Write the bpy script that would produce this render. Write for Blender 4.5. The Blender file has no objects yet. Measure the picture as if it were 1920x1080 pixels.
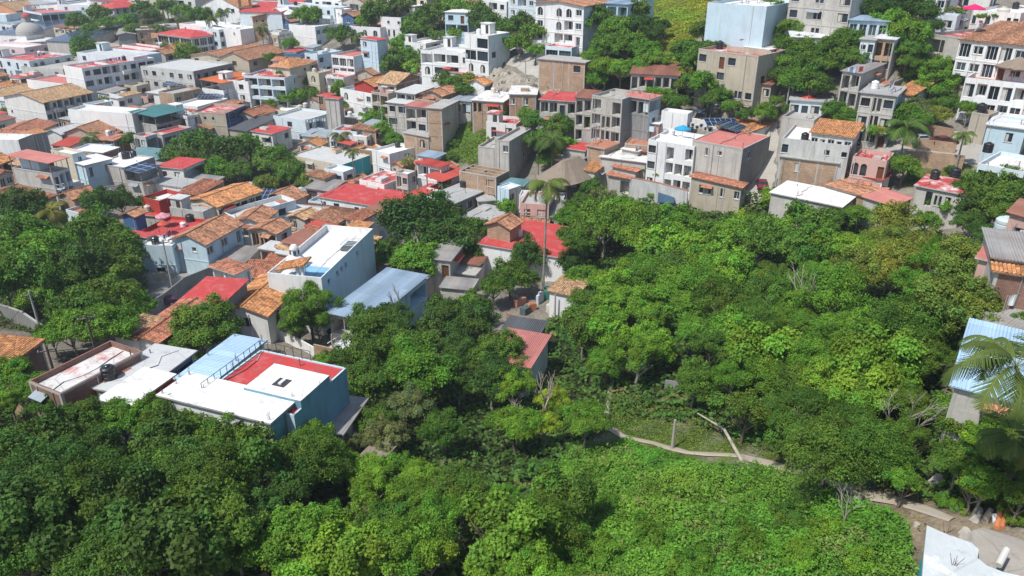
import bpy, math, random
import numpy as np
from mathutils import Vector, Matrix

# ------------------------------------------------------------------ camera, sky, sun, exposure
FPX, PITCH, CAMZ = 1450.0, math.radians(25.4), 80.0
SC = bpy.context.scene
COL = SC.collection
cam_d = bpy.data.cameras.new('camera'); cam = bpy.data.objects.new('camera', cam_d); COL.objects.link(cam)
cam.location = (0, 0, CAMZ); cam.rotation_euler = (math.pi/2 - PITCH, 0, 0)
cam_d.sensor_width = 36; cam_d.lens = FPX/1920*36; cam_d.clip_start = 1; cam_d.clip_end = 9000
SC.camera = cam
TO_SUN = Vector((-0.70, -0.58, 1.45)).normalized()
SUN_EL = math.asin(TO_SUN.z); SUN_ROT = math.atan2(TO_SUN.x, TO_SUN.y)
w = bpy.data.worlds.new('World'); SC.world = w; w.use_nodes = True
nt = w.node_tree
bgn = nt.nodes['Background']; sky = nt.nodes.new('ShaderNodeTexSky')
sky.sky_type = 'NISHITA'; sky.sun_disc = False; sky.sun_elevation = SUN_EL; sky.sun_rotation = SUN_ROT
sky.air_density = 1.0; sky.dust_density = 1.0
nt.links.new(sky.outputs[0], bgn.inputs[0]); bgn.inputs[1].default_value = 0.15
sl = bpy.data.lights.new('sun', 'SUN'); sl.energy = 4.6; sl.angle = math.radians(0.5); sl.color = (1.0, 0.96, 0.9)
so = bpy.data.objects.new('sun', sl); COL.objects.link(so); so.rotation_euler = TO_SUN.to_track_quat('Z', 'Y').to_euler()
so.location = (0, 0, 300)
SC.view_settings.view_transform = 'Standard'; SC.view_settings.look = 'None'
SC.view_settings.exposure = 0.12; SC.view_settings.gamma = 1.0; SC.view_settings.use_curve_mapping = False
SC.render.engine = 'CYCLES'
SC.cycles.max_bounces = 5; SC.cycles.diffuse_bounces = 3; SC.cycles.transmission_bounces = 2
SC.cycles.glossy_bounces = 2; SC.cycles.transparent_max_bounces = 4
rnd = random.Random(7)
NR = np.random.default_rng(11)

# ------------------------------------------------------------------ terrain (a smooth hillside fitted through sight lines of known distance)
def ray(px, py):
    dx = (px-960)/FPX; dy = (540-py)/FPX
    c, s = math.cos(PITCH), math.sin(PITCH)
    v = np.array([dx, c+dy*s, -s+dy*c]); return v/np.linalg.norm(v)
CTRL = [(150,220,262),(60,30,430),(280,170,255),(360,90,300),(620,150,240),(760,220,222),(920,110,195),(1120,200,165),
 (1260,320,150),(1380,140,168),(1430,350,143),(1850,130,178),(1850,240,156),(1560,300,145),(1870,440,82),(1028,540,118),(420,500,140),
 (30,420,160),(30,560,125),(600,700,97),(205,700,100),(1900,700,66),(1790,1040,50),(960,1080,56),(100,1080,58),(1300,855,74),(1600,900,66),
 (1250,50,205),(1550,30,168),(1100,30,195),(700,20,270),(450,20,330),(1900,10,180),(1700,30,165),(1400,600,98),(1650,600,92),(800,600,112),
 (50,800,82),(700,850,76),(1000,800,80),(600,330,190),(800,330,172),(950,300,165),(200,320,200)]
P = []
for (px, py, d) in CTRL:
    r = ray(px, py)*d; P.append((r[0], r[1], r[2]+CAMZ))
P += [(-450, 600, 34), (-200, 700, 34), (60, 600, 60), (350, 500, 75), (0, 10, 44), (-60, 5, 40), (60, 5, 52), (-250, 60, 15), (250, 60, 62), (-350, 300, 26)]
P = np.array(P); XY = P[:, :2]/100.0
def _U(r2): return np.where(r2 > 1e-9, 0.5*r2*np.log(np.maximum(r2, 1e-9)), 0)
n_ = len(P)
K_ = _U(((XY[:, None]-XY[None])**2).sum(-1)) + np.eye(n_)*0.06
Q_ = np.hstack([np.ones((n_, 1)), XY])
A_ = np.block([[K_, Q_], [Q_.T, np.zeros((3, 3))]])
SOL = np.linalg.solve(A_, np.concatenate([P[:, 2], np.zeros(3)]))
def tps(x, y):
    q = np.stack([np.asarray(x, float), np.asarray(y, float)], -1)/100.0
    u = _U(((q[..., None, :]-XY)**2).sum(-1))
    return u@SOL[:n_] + SOL[n_] + q@SOL[n_+1:]
GX0, GY0, GS, GNX, GNY = -520.0, 0.0, 4.0, 261, 176
gx = GX0+GS*np.arange(GNX); gy = GY0+GS*np.arange(GNY)
GZ = tps(*np.meshgrid(gx, gy, indexing='ij'))
def tz(x, y):
    fx = min(max((x-GX0)/GS, 0), GNX-1.001); fy = min(max((y-GY0)/GS, 0), GNY-1.001)
    i, j = int(fx), int(fy); a, b = fx-i, fy-j
    return float((GZ[i, j]*(1-a)+GZ[i+1, j]*a)*(1-b)+(GZ[i, j+1]*(1-a)+GZ[i+1, j+1]*a)*b)
def hit(px, py, h=0.0, dmax=700.0):
    """the point h metres above the ground that is seen at this pixel of the 1920x1080 photograph"""
    r = ray(px, py); d = 20.0
    f = lambda d: CAMZ+r[2]*d - tz(r[0]*d, r[1]*d) - h
    while d < dmax and f(d) > 0: d += 1.5
    lo, hi = d-1.5, d
    for _ in range(14):
        m = (lo+hi)/2
        if f(m) > 0: lo = m
        else: hi = m
    p = r*hi; return Vector((p[0], p[1], p[2]+CAMZ)), hi
def onplane(px, py, z):
    r = ray(px, py); t = (z-CAMZ)/min(r[2], -0.02); return Vector((r[0]*t, r[1]*t, z))
def proj(x, y, z):
    c, s = math.cos(PITCH), math.sin(PITCH)
    zc = y*c-(z-CAMZ)*s; yc = y*s+(z-CAMZ)*c
    return 960+FPX*x/zc, 540-FPX*yc/zc

# ------------------------------------------------------------------ materials
MATS = {}
def newmat(name):
    m = bpy.data.materials.new(name); m.use_nodes = True
    return m, m.node_tree.nodes, m.node_tree.links, m.node_tree.nodes['Principled BSDF']
def uvs(N, L, sx=1, sy=1):
    tc = N.new('ShaderNodeUVMap'); mp = N.new('ShaderNodeMapping'); mp.inputs['Scale'].default_value = (sx, sy, 1)
    L.new(tc.outputs[0], mp.inputs[0]); 
    oi = N.new('ShaderNodeObjectInfo'); ad = N.new('ShaderNodeVectorMath'); ad.operation = 'ADD'
    ml = N.new('ShaderNodeMath'); ml.operation = 'MULTIPLY'; ml.inputs[1].default_value = 37.0
    L.new(oi.outputs['Random'], ml.inputs[0]); L.new(mp.outputs[0], ad.inputs[0]); L.new(ml.outputs[0], ad.inputs[1])
    return ad.outputs[0], mp.outputs[0]
def noise(N, L, vec, scale, detail=4, rough=0.6):
    n = N.new('ShaderNodeTexNoise'); n.inputs['Scale'].default_value = scale; n.inputs['Detail'].default_value = detail
    n.inputs['Roughness'].default_value = rough
    if vec is not None: L.new(vec, n.inputs['Vector'])
    return n.outputs[0]
def ramp(N, L, fac, a, b, ca=(0, 0, 0, 1), cb=(1, 1, 1, 1)):
    r = N.new('ShaderNodeValToRGB'); r.color_ramp.elements[0].position = a; r.color_ramp.elements[1].position = b
    r.color_ramp.elements[0].color = ca; r.color_ramp.elements[1].color = cb; L.new(fac, r.inputs[0]); return r.outputs[0]
def mix(N, L, fac, a, b, mode='MIX'):
    m = N.new('ShaderNodeMix'); m.data_type = 'RGBA'; m.blend_type = mode
    for s, v in ((m.inputs[0], fac), (m.inputs[6], a), (m.inputs[7], b)):
        if isinstance(v, (int, float)): s.default_value = v
        elif isinstance(v, tuple): s.default_value = v if len(v) == 4 else (*v, 1)
        else: L.new(v, s)
    return m.outputs[2]
def bump(N, L, h, st, dist, b):
    n = N.new('ShaderNodeBump'); n.inputs['Strength'].default_value = st; n.inputs['Distance'].default_value = dist
    L.new(h, n.inputs['Height']); L.new(n.outputs[0], b.inputs['Normal'])
def c4(c, k=1): return (min(c[0]*k, 1), min(c[1]*k, 1), min(c[2]*k, 1), 1)
def mat(kind, col, dirt=0.5):
    key = (kind, tuple(round(x, 3) for x in col), dirt)
    if key in MATS: return MATS[key]
    m, N, L, b = newmat(kind); MATS[key] = m
    b.inputs['Roughness'].default_value = 0.85; b.inputs['Specular IOR Level'].default_value = 0.25
    v, raw = uvs(N, L)
    if kind in ('paint', 'plaster', 'concrete'):
        big = noise(N, L, v, 0.35, 5, 0.65)
        c = mix(N, L, ramp(N, L, big, 0.35, 0.7), c4(col, 1.04), c4(col, 0.86 if kind == 'paint' else 0.72))
        vs, _ = uvs(N, L, 1.6, 0.16)
        st = noise(N, L, vs, 1.0, 5, 0.7)
        dcol = (0.09, 0.085, 0.075, 1)
        f = ramp(N, L, st, 0.50, 0.76, (0, 0, 0, 1), (dirt*1.0, dirt*1.0, dirt*1.0, 1))
        c = mix(N, L, f, c, dcol)
        fine = noise(N, L, v, 6.0, 3)
        c = mix(N, L, ramp(N, L, fine, 0.3, 0.75, (0.86, 0.86, 0.86, 1), (1.05, 1.05, 1.05, 1)), (0, 0, 0, 1), c, 'MIX') if False else mix(N, L, 0.35, c, ramp(N, L, fine, 0.3, 0.75, c4(col, .72), c4(col, 1.05)))
        if kind == 'concrete':
            br = N.new('ShaderNodeTexBrick'); L.new(raw, br.inputs['Vector']); br.inputs['Scale'].default_value = 1.0
            br.inputs['Brick Width'].default_value = 0.42; br.inputs['Row Height'].default_value = 0.21; br.inputs['Mortar Size'].default_value = 0.012
            br.inputs['Color1'].default_value = (1, 1, 1, 1); br.inputs['Color2'].default_value = (.82, .82, .82, 1); br.inputs['Mortar'].default_value = (.7, .7, .7, 1)
            c = mix(N, L, 0.5, c, mix(N, L, 1.0, c, br.outputs[0], 'MULTIPLY'))
        L.new(c, b.inputs['Base Color'])
    elif kind == 'brick':
        br = N.new('ShaderNodeTexBrick'); L.new(raw, br.inputs['Vector']); br.inputs['Scale'].default_value = 1.0
        br.inputs['Brick Width'].default_value = 0.28; br.inputs['Row Height'].default_value = 0.085; br.inputs['Mortar Size'].default_value = 0.012
        br.inputs['Color1'].default_value = c4(col, 1.2); br.inputs['Color2'].default_value = c4(col, .65); br.inputs['Mortar'].default_value = (.30, .27, .23, 1)
        big = noise(N, L, v, 0.5, 5, 0.65)
        c = mix(N, L, ramp(N, L, big, 0.4, 0.8), br.outputs[0], mix(N, L, 1.0, br.outputs[0], (.62, .6, .58, 1), 'MULTIPLY'))
        L.new(c, b.inputs['Base Color'])
    elif kind == 'tile':
        br = N.new('ShaderNodeTexBrick'); L.new(raw, br.inputs['Vector']); br.inputs['Scale'].default_value = 1.0; br.offset = 0.0
        br.inputs['Brick Width'].default_value = 0.28; br.inputs['Row Height'].default_value = 0.42; br.inputs['Mortar Size'].default_value = 0.02
        br.inputs['Color1'].default_value = c4(col, 1.35); br.inputs['Color2'].default_value = c4(col, .50); br.inputs['Mortar'].default_value = c4(col, .30)
        big = noise(N, L, v, 0.45, 6, 0.7)
        c = mix(N, L, ramp(N, L, big, 0.42, 0.72, (0, 0, 0, 1), (.75*dirt*1.4, .75*dirt*1.4, .75*dirt*1.4, 1)), br.outputs[0], mix(N, L, 1.0, br.outputs[0], (.40, .42, .42, 1), 'MULTIPLY'))
        fine = noise(N, L, v, 3.2, 3)
        c = mix(N, L, ramp(N, L, fine, 0.58, 0.74, (0, 0, 0, 1), (.55, .55, .55, 1)), c, (.46, .30, .17, 1))
        L.new(c, b.inputs['Base Color'])
        bump(N, L, br.outputs['Fac'], 0.5, -0.05, b)
    elif kind == 'sheet':
        wv = N.new('ShaderNodeTexWave'); wv.inputs['Scale'].default_value = 1.35; wv.inputs['Distortion'].default_value = 0.0; L.new(raw, wv.inputs['Vector'])
        big = noise(N, L, v, 0.4, 5, 0.7); vs, _ = uvs(N, L, .35, 2.5)
        c = mix(N, L, ramp(N, L, big, 0.42, 0.72, (0, 0, 0, 1), (dirt, dirt, dirt, 1)), c4(col), c4((col[0]*.55+.06, col[1]*.5+.035, col[2]*.5+.02)))
        c = mix(N, L, ramp(N, L, wv.outputs[1], 0.0, 0.35, (.35, .35, .35, 1), (0, 0, 0, 1)), c, c4(col, .5))
        br = N.new('ShaderNodeTexBrick'); L.new(raw, br.inputs['Vector']); br.inputs['Scale'].default_value = 1.0; br.offset = 0.0
        br.inputs['Brick Width'].default_value = 0.95; br.inputs['Row Height'].default_value = 3.3; br.inputs['Mortar Size'].default_value = 0.015
        br.inputs['Color1'].default_value = (1, 1, 1, 1); br.inputs['Color2'].default_value = (.78, .78, .78, 1); br.inputs['Mortar'].default_value = (.6, .6, .6, 1)
        c = mix(N, L, 1.0, c, br.outputs[0], 'MULTIPLY')
        L.new(c, b.inputs['Base Color']); bump(N, L, wv.outputs[1], 0.7, 0.05, b)
        b.inputs['Roughness'].default_value = 0.55
    elif kind in ('roof', 'patch', 'patchred', 'patchwhite', 'patchblue'):
        big = noise(N, L, v, 0.22, 6, 0.7); mid = noise(N, L, v, 0.9, 6, 0.75); fine = noise(N, L, v, 5.0, 3)
        c = mix(N, L, ramp(N, L, big, 0.38, 0.72), c4(col, 1.0), c4(col, .84))
        pale = tuple(min(1, q*.55+.30) for q in col)
        c = mix(N, L, ramp(N, L, noise(N, L, v, 0.55, 8, .78), 0.50, 0.72, (0, 0, 0, 1), (.55, .55, .55, 1)), c, (*pale, 1))
        c = mix(N, L, ramp(N, L, mid, 0.56, 0.70, (0, 0, 0, 1), (dirt, dirt, dirt, 1)), c, (.16, .15, .135, 1))
        vl, _ = uvs(N, L, 1.0, .12); c = mix(N, L, ramp(N, L, noise(N, L, vl, 1.1, 5, .75), 0.56, 0.74, (0, 0, 0, 1), (dirt*.7, dirt*.7, dirt*.7, 1)), c, (.22, .20, .18, 1))
        wv = N.new('ShaderNodeTexVoronoi'); wv.feature = 'DISTANCE_TO_EDGE'; wv.inputs['Scale'].default_value = .22; L.new(v, wv.inputs['Vector'])
        c = mix(N, L, ramp(N, L, wv.outputs[0], 0.004, 0.02, (dirt*.5, dirt*.5, dirt*.5, 1), (0, 0, 0, 1)), c, (.12, .115, .11, 1))
        if kind != 'roof':
            o = {'patch': (.30, .29, .27, 1), 'patchred': (.42, .05, .04, 1), 'patchwhite': (.74, .73, .70, 1), 'patchblue': (.10, .22, .42, 1)}[kind]
            c = mix(N, L, ramp(N, L, noise(N, L, v, 0.34, 9, 0.74), 0.50, 0.62), c, o)
        c = mix(N, L, 0.25, c, ramp(N, L, fine, 0.3, 0.7, c4(col, .75), c4(col, 1.05)))
        L.new(c, b.inputs['Base Color'])
    elif kind == 'thatch':
        vs, _ = uvs(N, L, 9, .8)
        L.new(ramp(N, L, noise(N, L, vs, 1.0, 4, .7), .3, .75, c4(col, .5), c4(col, 1.3)), b.inputs['Base Color'])
    elif kind == 'glass':
        b.inputs['Base Color'].default_value = c4(col); b.inputs['Roughness'].default_value = 0.12; b.inputs['Specular IOR Level'].default_value = 0.6
    elif kind == 'solar':
        br = N.new('ShaderNodeTexBrick'); L.new(raw, br.inputs['Vector']); br.inputs['Scale'].default_value = 1.0; br.offset = 0.0
        br.inputs['Brick Width'].default_value = 1.0; br.inputs['Row Height'].default_value = 1.7; br.inputs['Mortar Size'].default_value = 0.035
        br.inputs['Color1'].default_value = c4(col); br.inputs['Color2'].default_value = c4(col, .8); br.inputs['Mortar'].default_value = (.42, .48, .55, 1)
        L.new(br.outputs[0], b.inputs['Base Color']); b.inputs['Roughness'].default_value = 0.15; b.inputs['Specular IOR Level'].default_value = .6
    elif kind == 'gloss':
        b.inputs['Base Color'].default_value = c4(col); b.inputs['Roughness'].default_value = 0.3; b.inputs['Specular IOR Level'].default_value = .5
    elif kind == 'cloth':
        L.new(mix(N, L, ramp(N, L, noise(N, L, v, 1.3, 3), .35, .7), c4(col), c4(col, .75)), b.inputs['Base Color'])
    elif kind == 'bark':
        tc = N.new('ShaderNodeTexCoord')
        L.new(ramp(N, L, noise(N, L, tc.outputs['Object'], 2.0, 5, .7), .3, .75, c4(col, .5), c4(col, 1.2)), b.inputs['Base Color'])
    else: b.inputs['Base Color'].default_value = c4(col)
    return m

# ------------------------------------------------------------------ mesh collector
class MB:
    def __init__(s): s.v = []; s.f = []; s.uv = []; s.m = []; s.mats = []
    def mi(s, m):
        if m not in s.mats: s.mats.append(m)
        return s.mats.index(m)
    def face(s, pts, m, uv=None):
        b = len(s.v); s.v += [tuple(p) for p in pts]; s.f.append(tuple(range(b, b+len(pts))))
        if uv is None:
            p0 = Vector(pts[0]); e = (Vector(pts[1])-p0); e = e.normalized() if e.length > 1e-6 else Vector((1, 0, 0))
            nrm = Vector((0, 0, 0))
            for k in range(1, len(pts)-1): nrm += (Vector(pts[k])-p0).cross(Vector(pts[k+1])-p0)
            nrm = nrm.normalized() if nrm.length > 1e-9 else Vector((0, 0, 1))
            t = nrm.cross(e)
            if abs(nrm.z) < 0.3: e = Vector((0, 0, 1)).cross(nrm).normalized(); t = Vector((0, 0, 1)); o = Vector((0, 0, 0))
            else: o = p0
            uv = [((Vector(p)-o).dot(e), (Vector(p)-o).dot(t)) for p in pts]
        s.uv += uv; s.m.append(s.mi(m))
    def box(s, x0, x1, y0, y1, z0, z1, m, top=None, skip=''):
        q = lambda x, y, z: (x, y, z)
        if 'f' not in skip: s.face([q(x0, y0, z0), q(x1, y0, z0), q(x1, y0, z1), q(x0, y0, z1)], m)
        if 'b' not in skip: s.face([q(x1, y1, z0), q(x0, y1, z0), q(x0, y1, z1), q(x1, y1, z1)], m)
        if 'l' not in skip: s.face([q(x0, y1, z0), q(x0, y0, z0), q(x0, y0, z1), q(x0, y1, z1)], m)
        if 'r' not in skip: s.face([q(x1, y0, z0), q(x1, y1, z0), q(x1, y1, z1), q(x1, y0, z1)], m)
        if 't' not in skip: s.face([q(x0, y0, z1), q(x1, y0, z1), q(x1, y1, z1), q(x0, y1, z1)], top or m)
        if 'u' not in skip: s.face([q(x0, y1, z0), q(x1, y1, z0), q(x1, y0, z0), q(x0, y0, z0)], m)
    def slab(s, pts, th, m, edge=None):
        """4 (or n) top corners counter-clockwise, thickness down"""
        edge = edge or m; s.face(pts, m); lo = [(p[0], p[1], p[2]-th) for p in pts]; s.face(lo[::-1], edge)
        for i in range(len(pts)):
            j = (i+1) % len(pts); s.face([lo[i], lo[j], pts[j], pts[i]], edge)
    def ripple(s, p00, p10, p11, p01, pitch, amp, m, th=0.06):
        """sheet from edge p00-p10 up the slope to p01-p11, waves across"""
        a, b_, c, d = map(Vector, (p00, p10, p11, p01)); W = (b_-a).length; H = (d-a).length
        n = max(2, int(W/pitch*4)); nrm = (b_-a).cross(d-a).normalized()
        prev = None
        for i in range(n+1):
            t = i/n; h = amp*(1 if i % 4 in (1, 2) else -1)*0.5
            lo = a.lerp(b_, t)+nrm*h; hi = d.lerp(c, t)+nrm*h
            if prev: s.face([prev[0], lo, hi, prev[1]], m, [((t-1/n)*W, 0), (t*W, 0), (t*W, H), ((t-1/n)*W, H)])
            prev = (lo, hi)
        k = nrm*(-th-amp)
        s.face([d+k, c+k, b_+k, a+k], m); s.face([a+k, b_+k, b_-nrm*amp*.4, a-nrm*amp*.4], m); s.face([b_+k, c+k, c, b_], m); s.face([d+k, a+k, a, d], m); s.face([c+k, d+k, d, c], m)
    def tube(s, p, q, r0, r1, m, n=6, caps=True):
        p = Vector(p); q = Vector(q); ax = (q-p).normalized(); u = ax.orthogonal().normalized(); v = ax.cross(u)
        A = [p+(u*math.cos(2*math.pi*k/n)+v*math.sin(2*math.pi*k/n))*r0 for k in range(n)]
        B = [q+(u*math.cos(2*math.pi*k/n)+v*math.sin(2*math.pi*k/n))*r1 for k in range(n)]
        for k in range(n):
            j = (k+1) % n; s.face([A[k], A[j], B[j], B[k]], m, [(k, 0), (k+1, 0), (k+1, 1), (k, 1)])
        if caps: s.face(A[::-1], m); s.face(B, m)
    def lathe(s, prof, m, n=14, c=(0, 0, 0)):
        for i in range(len(prof)-1):
            (r0, z0), (r1, z1) = prof[i], prof[i+1]
            for k in range(n):
                a, b_ = 2*math.pi*k/n, 2*math.pi*(k+1)/n
                P4 = [(c[0]+r0*math.cos(a), c[1]+r0*math.sin(a), c[2]+z0), (c[0]+r0*math.cos(b_), c[1]+r0*math.sin(b_), c[2]+z0),
                      (c[0]+r1*math.cos(b_), c[1]+r1*math.sin(b_), c[2]+z1), (c[0]+r1*math.cos(a), c[1]+r1*math.sin(a), c[2]+z1)]
                if r0 < 1e-4: P4 = P4[1:]
                elif r1 < 1e-4: P4 = P4[:3]
                s.face(P4, m)
    def mesh(s, name):
        me = bpy.data.meshes.new(name); me.from_pydata(s.v, [], s.f)
        for m in s.mats: me.materials.append(m)
        me.polygons.foreach_set('material_index', s.m)
        ul = me.uv_layers.new(name='UVMap'); ul.data.foreach_set('uv', np.array(s.uv, dtype=np.float32).ravel())
        me.update(); return me
    def build(s, name, parent=None, loc=(0, 0, 0), rz=0):
        return put(name, s.mesh(name), parent, loc, rz)
def put(name, me, parent=None, loc=(0, 0, 0), rz=0):
    o = bpy.data.objects.new(name, me); COL.objects.link(o); o.location = loc; o.rotation_euler = (0, 0, rz)
    if parent: o.parent = parent
    return o
def tag(o, label, cat, group=None, kind=None):
    if label: o['label'] = label
    if cat: o['category'] = cat
    if group: o['group'] = group
    if kind: o['kind'] = kind
    return o
def thing(name, label, cat, loc, rz=0, group=None): return tag(put(name, None, None, loc, rz), label, cat, group)

# ------------------------------------------------------------------ windows, doors, balconies (shared meshes)
DARK = (0.012, 0.015, 0.02); GL = [(0.012, 0.018, 0.026), (0.03, 0.045, 0.06), (0.06, 0.08, 0.09), (.02, .03, .04)]
FRAMES = {'w': (.7, .7, .68), 'k': (.04, .04, .045), 'b': (.14, .07, .035), 't': (.03, .24, .24), 'u': (.12, .30, .50)}
CACHE = {}
def win_meshes(kind, w, h, fc, gi):
    w = round(w*4)/4; h = round(h*4)/4; key = (kind, w, h, fc, gi)
    if key in CACHE: return CACHE[key]
    fm = mat('gloss', FRAMES[fc]); f = MB(); t = 0.07; y0, y1 = -0.03, 0.05
    f.box(-w/2, -w/2+t, y0, y1, 0, h, fm); f.box(w/2-t, w/2, y0, y1, 0, h, fm)
    f.box(-w/2+t, w/2-t, y0, y1, h-t, h, fm); f.box(-w/2+t, w/2-t, y0, y1, 0, t, fm)
    nm = 0 if w < .8 else (1 if w < 1.7 else (2 if w < 2.6 else 3))
    for k in range(nm):
        x = -w/2+w*(k+1)/(nm+1); f.box(x-.03, x+.03, y0+.01, y1-.01, t, h-t, fm)
    if kind == 'window' and w < 2.6: f.box(-w/2-.12, w/2+.12, -.26, -.035, -.09, -.004, mat('paint', (.62, .61, .58), .5))
    if gi == 3: f.box(-w/2+t, -w/2+t+(w-2*t)*.42, -.0, .02, t+.01, h-t-.01, mat('cloth', (.50, .48, .42)))
    p = MB()
    if kind == 'door' and fc == 'b':
        p.face([(-w/2+t, .04, t), (w/2-t, .04, t), (w/2-t, .04, h-t), (-w/2+t, .04, h-t)], mat('plain', (.13, .05, .025)))
    else: p.face([(-w/2+t, .03, t), (w/2-t, .03, t), (w/2-t, .03, h-t), (-w/2+t, .03, h-t)], mat('glass', GL[gi]))
    CACHE[key] = (f.mesh(kind), p.mesh('pane')); return CACHE[key]
def merged_win(kind, w, h, fc, gi):
    key = (kind, round(w*4)/4, round(h*4)/4, fc, gi, 'one')
    if key not in CACHE:
        a, b_ = win_meshes(kind, w, h, fc, gi); bm = MB()
        for me in (a, b_):
            for pl in me.polygons: bm.face([me.vertices[i].co for i in pl.vertices], me.materials[pl.material_index])
        CACHE[key] = bm.mesh(kind)
    return CACHE[key]
def balcony_meshes(w, wall, style, dp=1.1):
    w = round(w*2)/2; key = ('bal', w, wall, style, dp)
    if key in CACHE: return CACHE[key]
    s = MB(); s.box(-w/2, w/2, -dp, -0.004, -.14, 0, wall); r = MB()
    if style == 's': # solid parapet
        r.box(-w/2, w/2, -dp, -dp+.1, 0.003, .85, wall); r.box(-w/2, -w/2+.1, -dp+.1, -.004, .003, .85, wall); r.box(w/2-.1, w/2, -dp+.1, -.004, .003, .85, wall)
    else:
        rm = mat('gloss', {'r': (.05, .05, .055), 'y': (.55, .32, .03), 'w': (.7, .7, .68)}[style])
        for z in (.85, .12):
            r.box(-w/2, w/2, -dp+.01, -dp+.06, z, z+.06, rm)
            for x in (-w/2, w/2-.05): r.box(x, x+.05, -dp+.06, -.004, z, z+.06, rm)
        n = max(3, int(w/.28))
        for k in range(n+1):
            x = -w/2+.025+(w-.05)*k/n; r.box(x-.018, x+.018, -dp+.015, -dp+.05, .003, .85, rm)
    CACHE[key] = (s.mesh('balcony'), r.mesh('railing')); return CACHE[key]

WT = {'W': ('paint', (.75, .75, .73), .5), 'w': ('paint', (.66, .66, .62), .65), 'D': ('plaster', (.52, .52, .49), .85), 'C': ('concrete', (.49, .465, .42), .8),
      'c': ('concrete', (.55, .52, .47), .7), 'G': ('plaster', (.26, .265, .26), .8), 'K': ('brick', (.38, .20, .11), .5), 'k': ('brick', (.46, .29, .17), .5), 'r': ('brick', (.24, .09, .055), .5),
      'B': ('paint', (.58, .52, .40), .35), 'b': ('plaster', (.47, .41, .31), .5), 'U': ('paint', (.50, .64, .71), .35), 'u': ('paint', (.60, .68, .71), .45), 'S': ('plaster', (.17, .34, .42), .7), 'n': ('paint', (.06, .13, .28), .2),
      'P': ('paint', (.55, .36, .31), .4), 'p': ('paint', (.66, .52, .52), .35), 'T': ('paint', (.05, .38, .40), .25), 'R': ('paint', (.42, .05, .04), .3), 'Y': ('paint', (.60, .40, .10), .3), 'O': ('paint', (.50, .24, .13), .4)}
RC = {'tile': ('tile', (.45, .225, .130), .60), 'tileo': ('tile', (.56, .26, .11), .35), 'tiley': ('tile', (.52, .33, .18), .55), 'tiled': ('tile', (.26, .13, .075), .8), 'tiler': ('tile', (.45, .185, .11), .60),
      'red': ('roof', (.48, .055, .052), .8), 'pink': ('roof', (.50, .17, .14), .4), 'redp': ('patchwhite', (.44, .06, .055), .5), 'terra': ('roof', (.42, .17, .10), .6),
      'white': ('roof', (.72, .71, .69), .6), 'whited': ('patch', (.70, .69, .66), .7), 'redw': ('patchred', (.62, .61, .58), .9), 'grey': ('roof', (.36, .36, .35), .6), 'greyl': ('roof', (.50, .51, .50), .55), 'conc': ('patch', (.40, .39, .36), .8),
      'blue': ('sheet', (.14, .27, .42), .3), 'steel': ('sheet', (.30, .36, .40), .45), 'steelb': ('sheet', (.30, .40, .50), .2), 'rust': ('sheet', (.30, .13, .09), .8), 'redm': ('sheet', (.46, .07, .05), .4),
      'orange': ('sheet', (.62, .16, .05), .2), 'pinkm': ('sheet', (.52, .20, .17), .4), 'asb': ('sheet', (.34, .33, .31), .8), 'dark': ('sheet', (.10, .11, .12), .5), 'teal': ('sheet', (.06, .20, .20), .3), 'navy': ('sheet', (.04, .10, .17), .3),
      'solar': ('solar', (.012, .03, .075), .2), 'whitem': ('sheet', (.70, .72, .73), .2), 'tealr': ('sheet', (.16, .30, .32), .4), 'skyb': ('sheet', (.42, .60, .76), .2), 'thatch': ('thatch', (.26, .21, .16), .5)}
def M_(d): return mat(*d)
HOUSES = []; KEYS = {}
GROUPS = {}

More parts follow.
